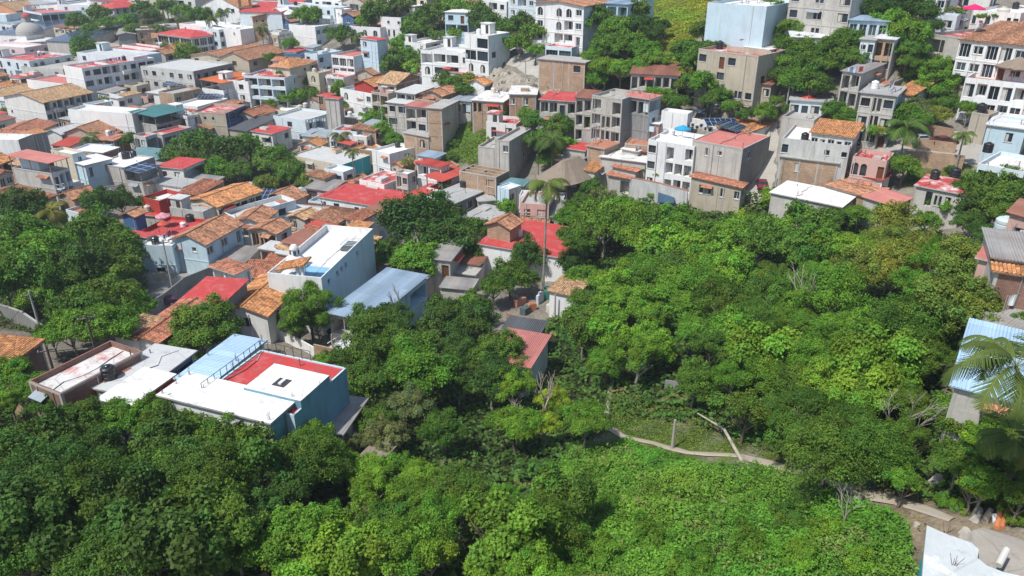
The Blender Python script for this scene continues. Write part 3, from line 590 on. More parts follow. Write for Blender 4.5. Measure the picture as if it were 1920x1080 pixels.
# kind | label | tile | A (near roof corner), B (left), C (right) | height | roof | walls | left wall storeys | right wall storeys | options
LIST = '''
hotel|white hotel with four rows of balconies under a pale orange tile roof|T00|325,768,110,708,640,688|11.5|t:tiley|wD|..../s...|LbLbLbLL/bLwLbLwL/LbLbLwLb/bLwLbLLb|sh=2.7 rise=.10
house|brown house with wide tile roof cut by the left picture edge|T00|5,728,-160,690,260,662|7|t:tiley|O|w.w/|LLwL/LLLL|rise=.08
hotel|white hotel wing with blue shaded balconies and red roof patches|T00|612,512,490,486,1130,428|13|f:redp|W|../..|wWLLbwWW/WwLbwLbW/.wbLwbLW/..wLbwbw|sh=2.8 nohut fixh
house|plain white side wing with low red roof left of the balcony hotel|T00|635,650,395,560,800,600|7|f:pink|W|..../|w.w.|bare
school|long dirty white block with flat grey roof and rows of square windows|T00|1448,535,1142,478,1812,430|10|f:greyl|DG|wwswww/wwwsww/..w.w.|wwwwwwww/wwWww.ww/w..ww..w|nohut sh=3 ph=.3
house|white block with red hipped roof and dark window bands beside the square|T00|1432,282,1280,238,1615,246|9|h:red|W|vvv/vvv/vvv|vvvv/vvvv/wwww|rise=.12
house|pale green annex with white roof right of the red hipped roof|T00|1640,222,1568,200,1700,204|7.5|f:white|u|ww/ww|Ww/W.
hotel|teal glazed corner building with pale concrete roof at the far square|T00|310,100,268,68,580,72|9|f:pink|u|v/v/.|vvvvv/vvvvv/OOOOO|fc=t rail=w
house|white parish house under a bright blue solar roof|T00|192,262,102,228,358,196|5|m:solar|W|...|..w.
house|light walled hall under the second blue solar roof|T00|605,316,458,286,712,262|5|m:solar|c|....|..w.
house|pinkish white block just below the grey church dome|T00|180,358,60,300,400,282|6.5|f:whited|p|ww/a.|www./ssss|ph=.4
house|two storey blue white block with red terrace and shop doors|T00|215,458,38,420,495,402|8.5|f:redp|u|dwdw/LdLd|w.ww/w..w
house|bare grey gabled building with dark right side near the square|T00|880,262,735,224,1010,262|7|T:asb|cG|.../...|../..|rise=.1
house|red roofed house with white balcony wall left of the grey school|T00|1050,392,900,340,1240,350|7|f:redp|W|O.w|ww.w/www.
house|beige low roof between the domed tree and red terrace|T00|745,366,640,322,900,330|5|f:conc|b|...|w..
house|wide grey concrete terrace roof left of the round dark tree|T00|470,520,302,470,690,432|5.5|f:conc|D|..w|w..w
house|white building with teal topped roof terrace behind the balcony hotel|T00|1000,430,752,362,1140,388|12|f:greyl|u|w.w./ww.w|wW./wwW|hut
house|long blue grey house with slim roof at the left edge near the top|T00|60,182,-80,160,205,140|5|f:steel|u|www|wwww
house|brown house under a small yellow tile roof at far top left|T00|120,80,85,52,205,56|6|t:tiley|O|w/w|ww/ww
house|white house with flat roof at the top left corner|T00|40,110,-60,60,70,30|7|f:whited|u|ww/w.|W/w
house|long white roof right of the teal glazed building|T00|480,48,425,25,620,12|6|f:white|W|w|www
house|red pagoda like roof over dark open floors behind the square trees|T00|850,62,798,42,980,30|8|h:red|W|LL/LL|LLLL/LLLL
house|white low building along the top edge left of the red pagoda|T00|680,40,560,15,790,6|6|f:whited|u|ww|ww.w
house|pale house along the top edge right of the red pagoda|T00|1030,22,985,5,1150,-8|6|f:greyl|W|w|ww
house|long white wall house with slender slit openings beside the church|T00|1800,222,1622,142,1918,188|6|f:whited|W|s.s.s|..
church_hall|orange roofed white church hall at the top beside the brick tower|T00|1790,52,1702,12,1880,10|8|t:tileo|W|www|w.w
house|broad tile roof with red terrace below the red hipped roof|T00|1680,432,1535,392,1850,332|5|t:tile|b|w.w|w.w|rise=.08
house|tile roofed corner house right of the broad tile roof|T00|1862,448,1775,404,1925,372|6|t:tile|b|w/w|w.w/w..
house|white house with red orange sheet canopy over its roof terrace|T00|1665,616,1592,578,1792,546|9|c:orange|W|../..|.w./w..
house|white house with brick roof box next to the sheet canopy house|T00|1860,612,1722,570,1935,560|8|f:whited|W|.w/.w|./.|hut
house|small brown brick house carrying dark blue solar panels|T00|1300,702,1238,674,1452,652|6|f:grey|k|./.|w.w/...|bare
apartment_building|tall windowless white side wall with planted roof terrace|T00|988,852,632,784,1062,812|11|f:whited|WD|........./...s.s.../..ssss...|w/w/w|ph=.6
house|concrete house with dark green sheet roof over an open top floor|T00|1158,868,1045,824,1335,802|11|c:teal|CG|../..|OOO/LLL
house|beige house with bright blue balconies on its right side|T00|1690,850,1480,820,1765,782|10|f:redp|bn|.ss./..../..s.|L/B/B|rail=s nohut
house|narrow white house with stacked stair terraces left of the beige house|T00|1400,872,1342,818,1462,848|9|f:white|W|O/b/O|L/L/L|hut
house|small grey house under an orange tile roof in front of the beige house|T00|1570,966,1442,944,1622,930|4|t:tile|c|..|w|rise=.14
house|white flat roofed house with solar panels above the beige house|T00|1480,800,1382,758,1590,725|6|f:white|W|w.|ww|bare
house|orange tile roof right of the blue balconies|T00|1900,868,1812,846,1985,800|5|t:tiler|c|w|..
house|dark grey sheet roof house in front of the large tree group|T00|1850,985,1775,950,1960,900|5|m:dark|b|..|w.
house|long low tile roof below the four balcony rows|T00|270,990,20,968,345,922|4.5|t:tiler|c|...|.|rise=.1
house|orange tile roof with two levels right of the low tile roof|T00|760,1030,592,962,812,972|4.5|t:tile|b|..|.
house|brick box with plain red roof beside the green palm|T00|852,1056,740,1030,906,1010|4.5|F:terra|r|..|..|bare
house|low bright red sheet roof left of the green palm|T00|520,1100,445,1072,605,1040|3.5|m:redm|W|..|..
house|small white gabled house with grey curved roof|T00|458,1005,372,984,578,958|5|t:greyl|w|..|L
house|concrete stub house carrying a black tank and red terrace|T00|1215,1010,1125,990,1420,950|6|f:redp|c|..|W.|ph=.5
church_hall|red roofed hall with a dark solar strip at the top|T10|190,95,-60,75,218,38|8|m:red|u|..|w.w
church_hall|brick hall under an orange tile roof left of the blue white hall|T10|180,122,-30,128,205,66|5.5|t:tileo|k|ssss|w|rise=.1
house|round gabled pale blue hall right of the red church roof|T10|222,108,190,86,318,78|7|t:white|u|w/a|aa/..|rise=.2
house|small blue walled house under an orange tile roof by the hall|T10|262,162,200,146,340,138|4|t:tile|n|w|..
house|long white two storey block with light roof and many windows|T10|442,200,312,172,690,140|7.5|f:whited|Wu|..../....|wwwWww.w/w.ww..w.|sh=3 nohut
apartment_building|white apartment block with blue grey balconies at the top|T10|585,62,368,8,655,38|9|f:greyl|u|bLbLb/LbLbL/wLbLb|Lb/bL|sh=2.7
house|narrow bright white tower house left of the dark blue house|T10|642,72,597,56,692,62|9|f:white|W|ws/s./.w|w/./w
house|dark blue house under an orange tile roof with blue tarp|T10|730,122,692,108,790,100|6|t:tile|n|w/w|L/L
house|white house with teal right wall and slim windows at the wood edge|T10|1086,132,966,118,1140,98|9|f:tile|WT|.s.s/.tt./s...|./.|bare
house|white house front with curved parapets and red terraces|T10|930,206,752,182,990,172|6.5|f:redp|W|aaa/LLL|w/w
house|grey sheet roof house in front of the top wood|T10|982,88,870,74,1040,52|4|m:steel|c|LLL|w
house|small white roofed house beside the grey sheet roof|T10|905,72,818,62,940,38|4|f:white|W|w.|w
house|compact white house with flat overhanging roof inside the top wood|T10|1190,50,1138,34,1290,16|6|F:white|W|w/w|ww/w.|bare
house|light blue slab house of four floors at the wood edge|T10|1590,98,1438,86,1614,66|12|F:white|U|wd/LL/../w.|././.|bare rail=w
villa|tall white villa with glazed corner bay and arched windows|T10|1742,268,1620,240,1830,234|13|f:whited|Wu|.v/vv/aa/.a|.w/w./.a/..|hut nohut
villa|lower terraced wing of the white villa with red awning|T10|1620,405,1338,348,1660,340|9|f:greyl|W|OLLw/aWL./.w.w|./.|hut
shed|bright red low roof at the foot of the white villa|T10|1610,560,1512,528,1692,490|3|F:red|W|..|..|bare
house|white house with teal framed windows between the trees|T10|1272,326,1172,300,1382,236|11|f:whited|W|W.t/t.t/w..|L./w./..|fc=t
house|large light blue house with pink roof and long blank right wall|T10|730,424,602,400,892,362|12|f:pink|WU|vvv/WLL/bLw|...../...../.....|nohut fc=w key=lb
tower|tall light blue tower block with red roof above the blue house|T10|908,304,802,284,975,292|12|F:red|U|w./w./../..|./.|bare on=lb:4.5
house|white terraces with glazed fronts below the large blue house|T10|655,580,465,540,745,520|8|f:redp|W|LLLL/bLbL|w/w|rail=w
house|blue grey two storey house behind the arched terraces|T10|462,410,402,390,600,372|6|f:greyl|U|w./..|w.../.w..
house|small red roofed room beside the navy roof|T10|300,392,232,382,345,362|4|F:red|W|.|.|bare
house|navy blue flat sheet roof left of the blue grey house|T10|330,422,248,404,372,396|4|m:navy|W|..|w
house|little orange tile canopy below the navy roof|T10|440,458,368,430,470,425|4|m:tile|W|w|.
apartment_building|beige apartment tower with pyramid tile cap|T10|250,508,176,482,325,468|13|h:tileo|B|./././.|.s/../../..|rise=.3
apartment_building|pale blue apartment with open floors left of the beige tower|T10|212,582,-5,538,250,525|12|f:redp|u|LLL/LLL/LLL/LLL|w/w|rail=w nohut
apartment_building|narrow cream house front with three stacked arches|T10|468,548,416,530,520,520|10|f:conc|B|a/a/a|./.|bare
house|white three storey front with blue roof parapet above the round green bush|T10|885,705,730,640,962,672|10|f:steel|Ww|a.w/w.w/.w.|././.|bare
house|dark red house under an orange tile roof behind the white front|T10|888,648,802,612,950,602|12|t:tileo|R|../..|.s/..|rise=.18
house|long low tile roof at the back above the dark red house|T10|880,558,750,545,985,538|6|t:tile|b|..|..
house|brick gabled house with yellow tile roof and small blue window|T10|1050,634,948,608,1172,572|12|T:tiley|cr|.w/..|.../...|rise=.16
house|brown concrete house with red terrace roof and open upper floor|T10|990,702,884,680,1095,660|11|f:red|b|LO/LL/LO|../..|nohut
house|grey sheet roof house above the open balcony fronts|T10|1192,706,1076,682,1286,655|11.5|m:greyl|Cr|LL/..|../..|rise=.04
house|long tile roof sloping right behind the red terrace with tanks|T10|1395,718,1282,690,1462,664|10|t:tile|k|..|..
house|red flat roof with two black tanks in the brick row|T10|1345,758,1228,730,1425,702|10|f:red|k|..|../..|bare ph=.3
house|pink sheet roof over open laundry floors in the brick row|T10|1280,812,1142,784,1365,758|11.5|m:pinkm|cb|OL/LB/LL|../..|rise=.03
house|pale concrete house with grey sheet roof above the steep slope|T10|1136,782,1010,756,1195,736|11|m:greyl|c|wW/W./..|../..|rise=.03
house|tall blank brick end house of the brick row|T10|1392,818,1292,806,1482,755|13|F:conc|kC|../../..|../../..|bare
shed|small brick shed with dark concrete roof below the brick row|T10|1292,1030,1150,982,1386,980|5|F:grey|k|.a|..|bare
house|blue grey roofed room on stilts left of the long white roof|T10|1612,762,1475,744,1652,728|4.5|F:steel|cU|OO|L|bare
house|long white dirty roof over a brick house with green arched door|T10|1850,768,1640,742,1870,690|5|F:whited|k|LL.dW.|.|bare
tower|tall windowless pale tower with red top|T10|622,744,534,730,636,732|15|F:red|c|.|.|bare noband
house|light blue workshop house with laundry terrace beside the pale tower|T10|370,902,182,852,520,832|7.5|f:greyl|u|.w./w.w|dOw/WOw|rail=r nohut
house|low cream box between bushes left of the workshop house|T10|232,832,140,800,300,790|4|f:white|B|..|..|bare
house|orange tile house by the left of the low cream box|T10|12,868,-72,832,78,822|4.5|t:tiler|W|..|w
house|rounded grey roofed house with wavy brick garden wall|T10|790,898,692,870,852,850|5|F:greyl|kW|..|..|bare
house|small tile house between the tall tower and open apartments|T10|470,760,430,735,530,700|4|t:tile|c|.|w
villa|white villa with arched windows and tile roof at the top centre|T20|540,48,285,8,622,-6|13|t:tile|Wu|a.aaw/w.aLw/b.LLd/.wL.|./../..|rise=.06
house|open blue roofed terrace house right of the white villa|T20|870,36,620,8,925,-8|8|m:steelb|U|OOOO/LLLL|./.|rise=.03
house|small pale blue house with teal window wall on the brick ledge|T20|448,358,275,336,512,300|4|f:redp|uU|vv|..|nohut ph=.3 fc=t
shed|grey sheet roofs left of the teal window house|T20|262,352,186,350,330,292|3.5|m:asb|c|..|.
house|tall brick and block base under the teal window house|T20|548,472,258,424,565,440|9|F:conc|kK|..w/..../....|./.|bare noband
house|long house with rusty brown roof and laundry gallery in the wood|T20|1250,570,894,552,1266,516|6|m:rust|cu|OLOLLO/w....w|.|rise=.12
apartment_building|huge blank blue grey wall building at the top right of the wood|T20|1912,48,1558,4,1950,-15|15|f:white|U|....../....../....../......|./.|nohut noband
house|row of low white roofs below the blank grey wall|T20|1730,268,1536,238,1752,228|5|F:white|w|d.wd|.|bare
house|patched sheet roofs right of the low white roofs|T20|1872,305,1732,292,1895,225|5|m:asb|c|..|.
apartment_building|three floor concrete house with red top edge and long grey balconies|T20|1850,420,1530,340,1895,352|14|f:redp|b|w.dw../..w.../bbBBwb/.wdLL./..s..w|./w./.|rail=r nohut noband
house|small white roofed house at the right of the long balconies|T20|1925,378,1792,346,1965,352|5|F:white|u|.w|.|bare
house|brown roofed shack below the small white roofed house|T20|1945,640,1836,620,1990,590|4|m:rust|b|.w|.
apartment_building|tall grey concrete frame house with open floors and grey slab roof|T20|828,745,632,702,932,684|15|f:conc|CG|L.O/LOL/LLL/.L.|.../.../...|nohut
house|dark house draped in grey netting with pink roof and orange awning|T20|1032,748,882,716,1082,714|13|F:pink|Gu|OO/../..|L/b/.|bare
house|dark grey house under a bright red roof left of the climbing tree|T20|482,765,222,738,500,702|9.5|F:red|Cp|LLdL/b.bb/w.w.|./w/.|bare rail=s
house|narrow grey house with rust sheet roof beside the red roof|T20|602,742,486,726,622,700|13|m:rust|C|OL/LO/L./w.|./.
house|brick house under a dirty white roof above the steep green bank|T20|180,712,-20,708,190,650|5|F:whited|k|w.W.|.|bare
house|white cube with white roof at the top of the white terrace complex|S|660,80,376,38,700,46|9|f:white|W|...../..|..|bare on=pk:1.5
house|white flat roof strip with red back wall and grey solar frame|S|1110,196,700,100,1180,92|9|f:white|W|....|..|bare ph=.3 on=pk:-.5
house|plain pinkish beige house with pink roof on the street corner|S|1280,474,818,330,1342,285|12|f:pink|cG|..w.s.../......../........|w./../w.|nohut noband ph=.15 key=pk
house|orange tile roof at the street top behind the pink roof|S|1345,292,1108,182,1402,140|9.5|m:tileo|W|..|..|rise=.05 on=pk:0
apartment_building|white stepped house of flowered balconies and blue walls|S|735,448,272,338,815,312|12|f:white|W|w.O.L/w.LLL/d.OLL/..OLL|././.|nohut noband fc=b
house|small pink house with white roof left of the white cube|S|330,202,192,176,380,130|5|F:white|P|s.|.|bare
house|low dirty white roof at the left foot of the white complex|S|95,510,-60,470,185,440|4.5|F:white|c|...|..|bare
house|flat terracotta roof behind the low white roof|S|270,442,-40,400,300,340|4.5|f:terra|k|..|.|bare ph=.2
house|beige corner house with stained tile and rust sheet roof|S|1262,912,720,800,1300,862|4.5|s:tiler|b|.Ww.W.w|w|rise=.06
house|grey slab terrace house with white parapet beside the street|S|1185,680,890,604,1240,590|7|f:conc|Wc|.../...|w/w|bare
apartment_building|big concrete house with white roof and sooty side wall|U|925,440,160,352,1040,250|11|f:white|DC|w....s.s/......../w......./........|./././.|nohut noband key=bc
house|brick front block with blue window below the white roof|U|790,640,150,560,812,600|7|F:conc|kC|..w...../.......O/...w...O|./.|bare noband
house|orange tile roof crowning the big concrete house|U|960,345,490,288,1050,240|1.4|m:tileo|w|wswsw|..|rise=.10 on=bc:1.2
house|grey block rooms with railing at the back of the white roof|U|520,150,180,92,590,22|10|f:conc|C|..|..|bare on=bc:1.0
house|dusty pink house with two arched windows right of the sooty wall|U|1340,612,968,545,1368,512|7|f:redp|P|aa.d/....|././|nohut
canopy_roof|bright red awning in front of the dusty pink house|U|1290,828,1102,785,1342,762|3.2|m:redm|W|OO|.|rise=.05
canopy_roof|cream and grey awning strip left of the bright red awning|U|1110,790,905,740,1150,735|3|m:asb|c|LL|.|rise=.05
house|ragged low terracotta roof below the brick front block|U|1100,1012,722,880,1255,900|3.2|s:tile|k|..|.|rise=.04
house|pink corrugated roof right of the long white roof|T31|930,466,732,408,1052,400|3.6|s:pinkm|c|..|.|rise=.06
house|very long plain white roof at the edge of the green wood|T31|550,475,60,345,600,372|4|F:white|c|....|.|bare
house|stained white and red roof house with black tank by the meadow|T31|1475,382,1130,302,1492,286|4.6|F:redp|c|.LwW.|.|bare fc=k
house|grimy white building with stained slab roof at the right edge|T31|1925,210,1600,132,1965,92|6|f:whited|uD|OOOO/LL|./.|bare
apartment_building|weathered concrete house of three floors at the top right|T30|642,-62,258,-100,690,-100|14|f:conc|c|w.w.W/w.w.W/..w.w|./.|bare
house|long pale blue roof over dark glazed rooms at the top right|T30|908,166,612,152,920,124|7|m:steelb|U|vvvv/vvvv|.|rise=.12
shed|narrow white sheet roof among the right hand trees|T30|470,288,182,284,484,258|5|m:whitem|W|....|.|rise=.05
house|small white house with two little windows beside the orange brick house|T30|806,302,702,292,816,264|9|F:grey|u|sw/w.|./.|bare
house|orange brick house with open roof room among the trees|T30|952,300,812,286,962,268|9|m:whitem|kW|OO/ww|./.|rise=.04 noband
house|grey concrete house with corrugated roof and laundry balcony|T30|702,552,574,530,792,482|11|m:asb|C|OL/LO/..|../..|rise=.06
house|roofless brick strip house behind the grey sheet roof|T30|872,642,766,622,916,512|7|f:terra|k|..|...|bare
apartment_building|house with yellow balcony rails and bright blue ground floor|T30|962,722,704,690,988,655|11|F:grey|cU|wOw/BOB/dwd|w/w/w|rail=y bare
house|half round orange tile roof below the scrub slope|T30|1085,715,968,690,1088,615|5|m:tileo|c|..|.
house|low pale row house behind the red sun sails|T30|480,772,168,752,492,728|4|F:grey|u|wdwd|.|bare
villa|concrete terrace restaurant with blue railing and pink parasol|T30|1500,288,1298,240,1560,215|9|f:redp|C|O./.w/..|./.|bare noband
house|long white house with red rim behind the pink parasol|T30|1900,100,1560,70,1960,40|7|f:white|W|W.w..Ww|w|bare cap=r
apartment_building|big white building with terrace and four balcony floors at the right edge|V|1100,692,492,618,1130,520|9.5|f:terra|Wu|vLvvLv/LvvLvv/vvLvvL|.|rail=w ph=.9 nohut sh=3 noband key=bw
house|tile roofed top block of the big white balcony building|V|1120,388,510,303,1140,240|5.0|m:tile|W|vwvvwv/wwvdww|.|rise=.10 fc=w on=bw:4.9
house|white blue walled house with sheet roof below the balcony building|T30|1935,975,1650,935,1975,880|5|F:whitem|U|..w.|.|bare
house|brown wall house with open court left of the white blue wall|T30|1660,860,1540,836,1700,830|5|f:terra|b|..|.|bare
house|dark grey tall block at the left edge below the low tile roof|Q|152,640,-260,560,200,590|12|f:white|WG|..../....|./.|bare
house|grey block with white corner strip and orange roof|Q|258,602,152,585,405,578|11|F:tileo|WG|././.|../..|bare noband
house|grey concrete house with pink canopy and balconies on the blue side|Q|408,822,120,758,545,775|12.5|c:pinkm|cu|..../..../....|BOL/BLL/LLL|rail=w floor=conc
tower|slim pale blue modern tower with tall slit windows|Q|608,762,512,702,692,730|11|f:white|BU|././.|t/t/t|bare noband
house|pale blue modern house with white overhanging roof|Q|715,858,655,800,905,792|8|F:white|U|..|t.w/...|bare
house|grey concrete house under a tilted solar canopy|Q|1180,905,1052,884,1318,848|8|c:solar|cC|.../.w.|..../....
house|concrete house with white roof and a pair of black tanks|Q|1052,872,830,825,1258,778|8|f:white|cG|..../....|..../....|nohut ph=.3
shed|wide green grey corrugated roof left of the large trees|Q|1318,812,1096,750,1440,735|4|m:tealr|c|....|..|rise=.03
house|white roofed house with brown side behind the modern tower|Q|868,752,742,700,940,702|6|F:white|cr|..|..|bare
house|light grey flat roof behind the slim modern tower|Q|760,760,635,712,790,672|6.5|f:white|U|..|..|bare
house|dark brown old tile roof at the left edge|T01|92,402,-70,370,190,338|4.5|t:tiled|W|..|..|rise=.12
house|reddish tile roof right of the old brown tile roof|T01|310,432,186,392,412,396|4|m:tiler|c|..|..
house|faded tile roof behind the round left trees|T01|60,465,-40,440,110,395|4|t:tiley|c|..|.
house|small tan house with tile gable in front of the dark roofless walls|T01|548,408,430,386,725,366|4.6|t:tile|k|..|..|rise=.2
ruin|dark grey roofless walls beside the tan tile gable|T01|900,345,750,372,950,300|3.4|o:conc|G|..|..
house|plain grey slab roof house with white walls right of the solar canopy|T01|1372,326,1186,272,1462,272|4.5|F:grey|w|...|w.|bare
house|white paved yard roof around the red and white box|T01|1330,420,1050,378,1405,345|3|f:white|W|...|..|bare
house|red box house with white upper wall beside the yard tree|T01|1190,428,1136,372,1312,352|6.5|f:white|R|..|...|bare ph=.8
house|low red painted roof below the red box house|T01|1230,548,1058,522,1345,478|3|F:red|c|...|..|bare
shed|grey corrugated shed roofs beside the concrete terrace|T01|1500,352,1372,318,1622,268|4|m:asb|c|..|..
house|weathered concrete house with white roof room and blue terrace|T01|1520,508,1340,442,1612,432|5.5|f:greyl|D|..../....|../..|hut ph=.7
house|cream house under a long smooth orange tile roof|T01|1632,468,1500,388,1870,332|6|t:tileo|B|..|wwwwww|rise=.12
house|white house with a solar roof between high parapets|T01|1765,548,1672,500,2200,412|5|f:greyl|Wu|..|.w..w.|bare ph=.8
house|large weathered tile gable on a pale blue two storey house|T01|1540,748,1290,712,1800,600|7|t:tile|U|..s./....|w.w.d/w.ww.|rise=.2
house|low white blue annex left of the large tile gable|T01|1290,762,1078,735,1330,690|5|f:white|U|..../.w.|.|bare ph=.25
house|tan brick house with open tile roofed loggia|T11|150,668,2,612,212,600|9|t:tile|kU|OOO/.../...|w/.|rise=.14
house|second tile roof on white posts left of the open loggia|T11|40,590,-140,560,82,500|9|t:tile|W|OO/..|./.|rise=.16
shed|grey corrugated lean to right of the pale blue house|T01|1830,892,1652,872,1925,785|3.4|m:asb|W|..|.|rise=.04
canopy_roof|worn tile canopy on posts beside the red roofed house|T01|1765,966,1558,925,1888,922|6|h:tiler|W|OO|O|rise=.12
house|bright red two level roof with black tank near the left street|full|401,583,332,571,442,527|6.5|m:red|WG|../..|../..|rise=.02
house|terrace house with dark red deck and sun shades|T01|1290,718,1030,664,1492,560|3.6|f:red|Rp|....|....|bare
house|small grey room with bright red roof left of the dark red deck|T01|1100,702,956,676,1146,680|5|F:red|c|..|.|bare
house|narrow tile roof over a dark blue house behind the left trees|T01|1010,540,928,520,1072,508|5.5|t:tile|n|../..|./.
house|long beige walled depot with pale grey roof and turquoise frame wall|T11|640,158,270,78,850,82|6.5|f:greyl|BT|....../......|..../....|bare ph=.3
house|white house with green netting behind the turquoise wall|T11|1000,75,870,38,1200,20|5.5|f:white|W|.../.w.|..w./....|bare
house|irregular patched red roofs behind the big red roof|T11|960,305,772,265,1150,232|4.5|f:redp|W|..|..|nohut ph=.2
house|big weathered red roof on a low white and blue house|T11|935,474,516,378,1094,362|4|F:red|Wu|w.w..dWdw|..|bare fc=k
house|smooth red pitched roof right of the big red roof|T11|1140,442,1052,424,1392,318|4.5|s:red|u|..|.w..|rise=.04
house|white room with red canopy roofs near the green bank|T11|1395,268,1300,232,1530,186|5.5|c:redm|W|../..|LL/..
house|faded red roof and striped awning left of the red canopies|T11|1385,178,1232,132,1438,150|6|m:redm|W|LO/.w|../.|rise=.05
shed|small blue grey sheet roof by the foot of the green bank|T11|1342,108,1230,80,1402,74|3.5|m:steelb|W|..|O|rise=.04
house|unfinished brick house with open roofless rooms|T11|1800,248,1534,196,1892,196|7.5|o:terra|kr|..w/...w|./.|noband
house|grey roofed house with dark right wall and black tank|T11|1490,448,1346,376,1645,302|5.5|F:grey|cG|..|ww..|bare
tower|tall bare concrete house with planted roof frame|P|448,268,300,245,636,110|12.5|f:conc|cC|.w/../../..|...t/..w./.../...|bare noband key=bare
house|lower left terrace of the bare concrete house|P|302,345,110,316,400,225|10|f:conc|c|../../..|..|bare noband on=bare:-2.6
house|light blue white house above the bushy courtyard tree|P|445,812,284,785,622,775|7|f:whited|Uc|../..|w./..|bare ph=.25
shed|flat grey green sheet between the blue white house and brick house|P|600,778,350,742,652,714|4|m:tealr|w|..|.|rise=.03
house|wide low grey terrace with white rim behind the tall palm|P|1062,906,560,872,1085,845|3.4|f:greyl|W|......|.|bare ph=.3
house|dark stained slab roof left of the light blue white house|P|285,935,125,975,330,870|3|F:grey|c|..|.|bare
house|greyish roof with two red stripes in the small roof jumble|T11|480,528,192,512,545,478|4|F:greyl|W|..|.|bare
house|long faded brown tile strip in front of the big red roof|T11|715,528,412,448,742,498|3.8|m:tiled|W|....|.|rise=.05
house|grey block house under a broken orange tile gable|T11|365,562,214,552,505,520|6|t:tiley|cw|w.|.O|rise=.14
house|pair of tiny blue grey boxes behind the faded brown strip|T11|492,438,412,412,532,392|4|f:steel|u|..|.|bare
house|low orange tile strip at the foot of the large tree group|T11|262,432,52,392,372,380|3.5|t:tile|c|..|..
shed|terracotta canopy at the back of the white roof terrace|T11|790,578,682,552,896,514|8|m:tiler|W|OO|.|rise=.04
house|small house with bright orange roof at the corner of the white terrace|T11|812,650,670,634,865,594|8|F:tileo|WU|.d|.|bare
shed|grey corrugated shed raised above the dark yard|T11|1455,876,1312,856,1570,706|6|m:asb|c|.d|..|rise=.05
shed|rusty red corrugated lean to below the grey shed|T11|1672,908,1526,882,1726,808|3.6|m:rust|c|..|.|rise=.03
shed|low concrete slab roof under the rusty lean to|T11|1640,985,1480,945,1660,905|3|F:conc|c|..|.|bare
shed|dark grey sheet roof under the big tree|T11|1195,1060,1062,968,1282,932|3.4|m:asb|c|..|.|rise=.03
shed|flat grey roof at the lower edge of the dark yard|T11|1610,1095,1392,1072,1650,1025|3|m:asb|c|..|.|rise=.03
house|broad red painted roof beside the coconut palm|full|1060,485,918,442,1074,428|4|F:red|W|....|..|bare key=rr
house|small brick cabin with orange tile gable on the red roof|full|956,428,910,421,982,416|2.6|t:tile|k|..|..|rise=.2 on=rr:2.6
house|dark grey curved roofs behind the brick cabin|T11|1745,592,1600,520,1785,470|3.8|F:grey|c|..|.|bare
shed|patched grey sheet shed with laundry right of the large palm|P|1215,502,990,432,1342,392|5|m:asb|cr|OO|..|rise=.04
house|vivid red flat roof behind the patched grey shed|P|1300,380,1088,332,1358,305|5|F:red|c|..|.|bare
house|narrow brick tower room left of the dirty white roofs|T21|692,38,580,8,765,-10|7|F:terra|k|./.|./.|bare
house|small bright orange tile roof by the thatched palapa|T21|622,208,546,182,660,132|4.4|m:tileo|c|..|.
house|dirty white slab roof behind the worn pink tile roofs|T21|1000,142,690,80,1035,50|4.6|F:whited|c|...|.|bare
house|upper worn pink tile roof beside the walled garden|T21|930,208,770,170,1000,146|4.2|s:tiler|c|..|.|rise=.05
house|lower worn pink tile roof with blue gate|T21|892,262,722,240,955,205|3.6|s:tiler|c|.O|.|rise=.05
shed|small navy sheet roof half hidden in the wood edge|T21|1200,442,1106,438,1215,382|2.8|m:navy|c|..|.|rise=.03
house|ruined tile and white sheet roof inside the wood|full|1078,555,1030,545,1106,530|3.6|m:tiley|W|..|.|rise=.05
shed|black corrugated roof above the pink corrugated roof|full|1008,629,948,613,1012,604|3.6|m:dark|k|..|.|rise=.02
house|faded pink corrugated roof in the dark wood|full|992,688,922,666,1006,630|4|m:pinkm|W|..|.|rise=.03
house|steel blue corrugated roof on an open frame beside the white terrace wall|full|695,603,624,581,777,517|4.6|m:steelb|cU|OO|O.O|rise=.02
house|large blue walled house with a red roof terrace|full|551,779,395,725,633,686|6.2|f:red|US|..../....|......|bare ph=.12 noband key=bl fixh
house|front block of the blue walled house with a plain white roof|full|506,792,330,722,543,748|7.9|F:white|WS|..../....|..|bare on=bl:0.35
shed|pale blue sheet roof with rail left of the red roof terrace|full|392,722,337,708,486,640|6.2|F:skyb|W|..|..|bare
shed|weathered grey corrugated roof against the dark blue wall|full|641,812,589,800,672,751|3.4|m:asb|c|..|.|rise=.02
shed|brown wooden roof half under the foreground trees|full|705,870,677,860,738,834|2.0|m:thatch|k|..|.|rise=.02
shed|scrap of white roof under the foreground trees|full|640,838,615,828,668,818|1.8|F:white|k|..|.|bare
house|pale grey slab roof with dark stains left of the round tree|full|255,742,190,720,342,658|4.2|F:greyl|wn|..|.O|bare
house|front white roof strip beside the pale grey slab roof|full|243,762,200,742,306,702|4.5|F:white|WR|..|..|bare
house|long dark brick house with peeling red and white roof|full|113,738,76,703,237,648|4.4|f:redw|r|..|....s|bare
house|smooth orange tile roof at the left edge below the vacant lot|full|22,678,-60,655,64,640|4.4|m:tileo|r|..|..|rise=.04
house|small tile roof with white gable left of the red roofed house|full|256,636,233,616,284,598|3.8|m:tiley|W|.|..|rise=.05
house|long tile roof running up beside the bright red roof|full|297,640,256,622,352,566|3.9|t:tiler|W|..|..|rise=.1
house|white house with fresh orange tile roof and arched gate|full|500,590,424,574,542,522|4.4|t:tileo|W|.w.|a.|rise=.16
house|brick and concrete house with orange tile roof and junk filled porch|V8|1250,590,828,545,1270,440|5.5|m:tileo|rC|..W../.OO..|.|rise=.08 noband
shed|stepped grey sheet roofs under the big white tank|V8|1280,470,820,432,1290,240|5.8|m:asb|c|...|.|rise=.03
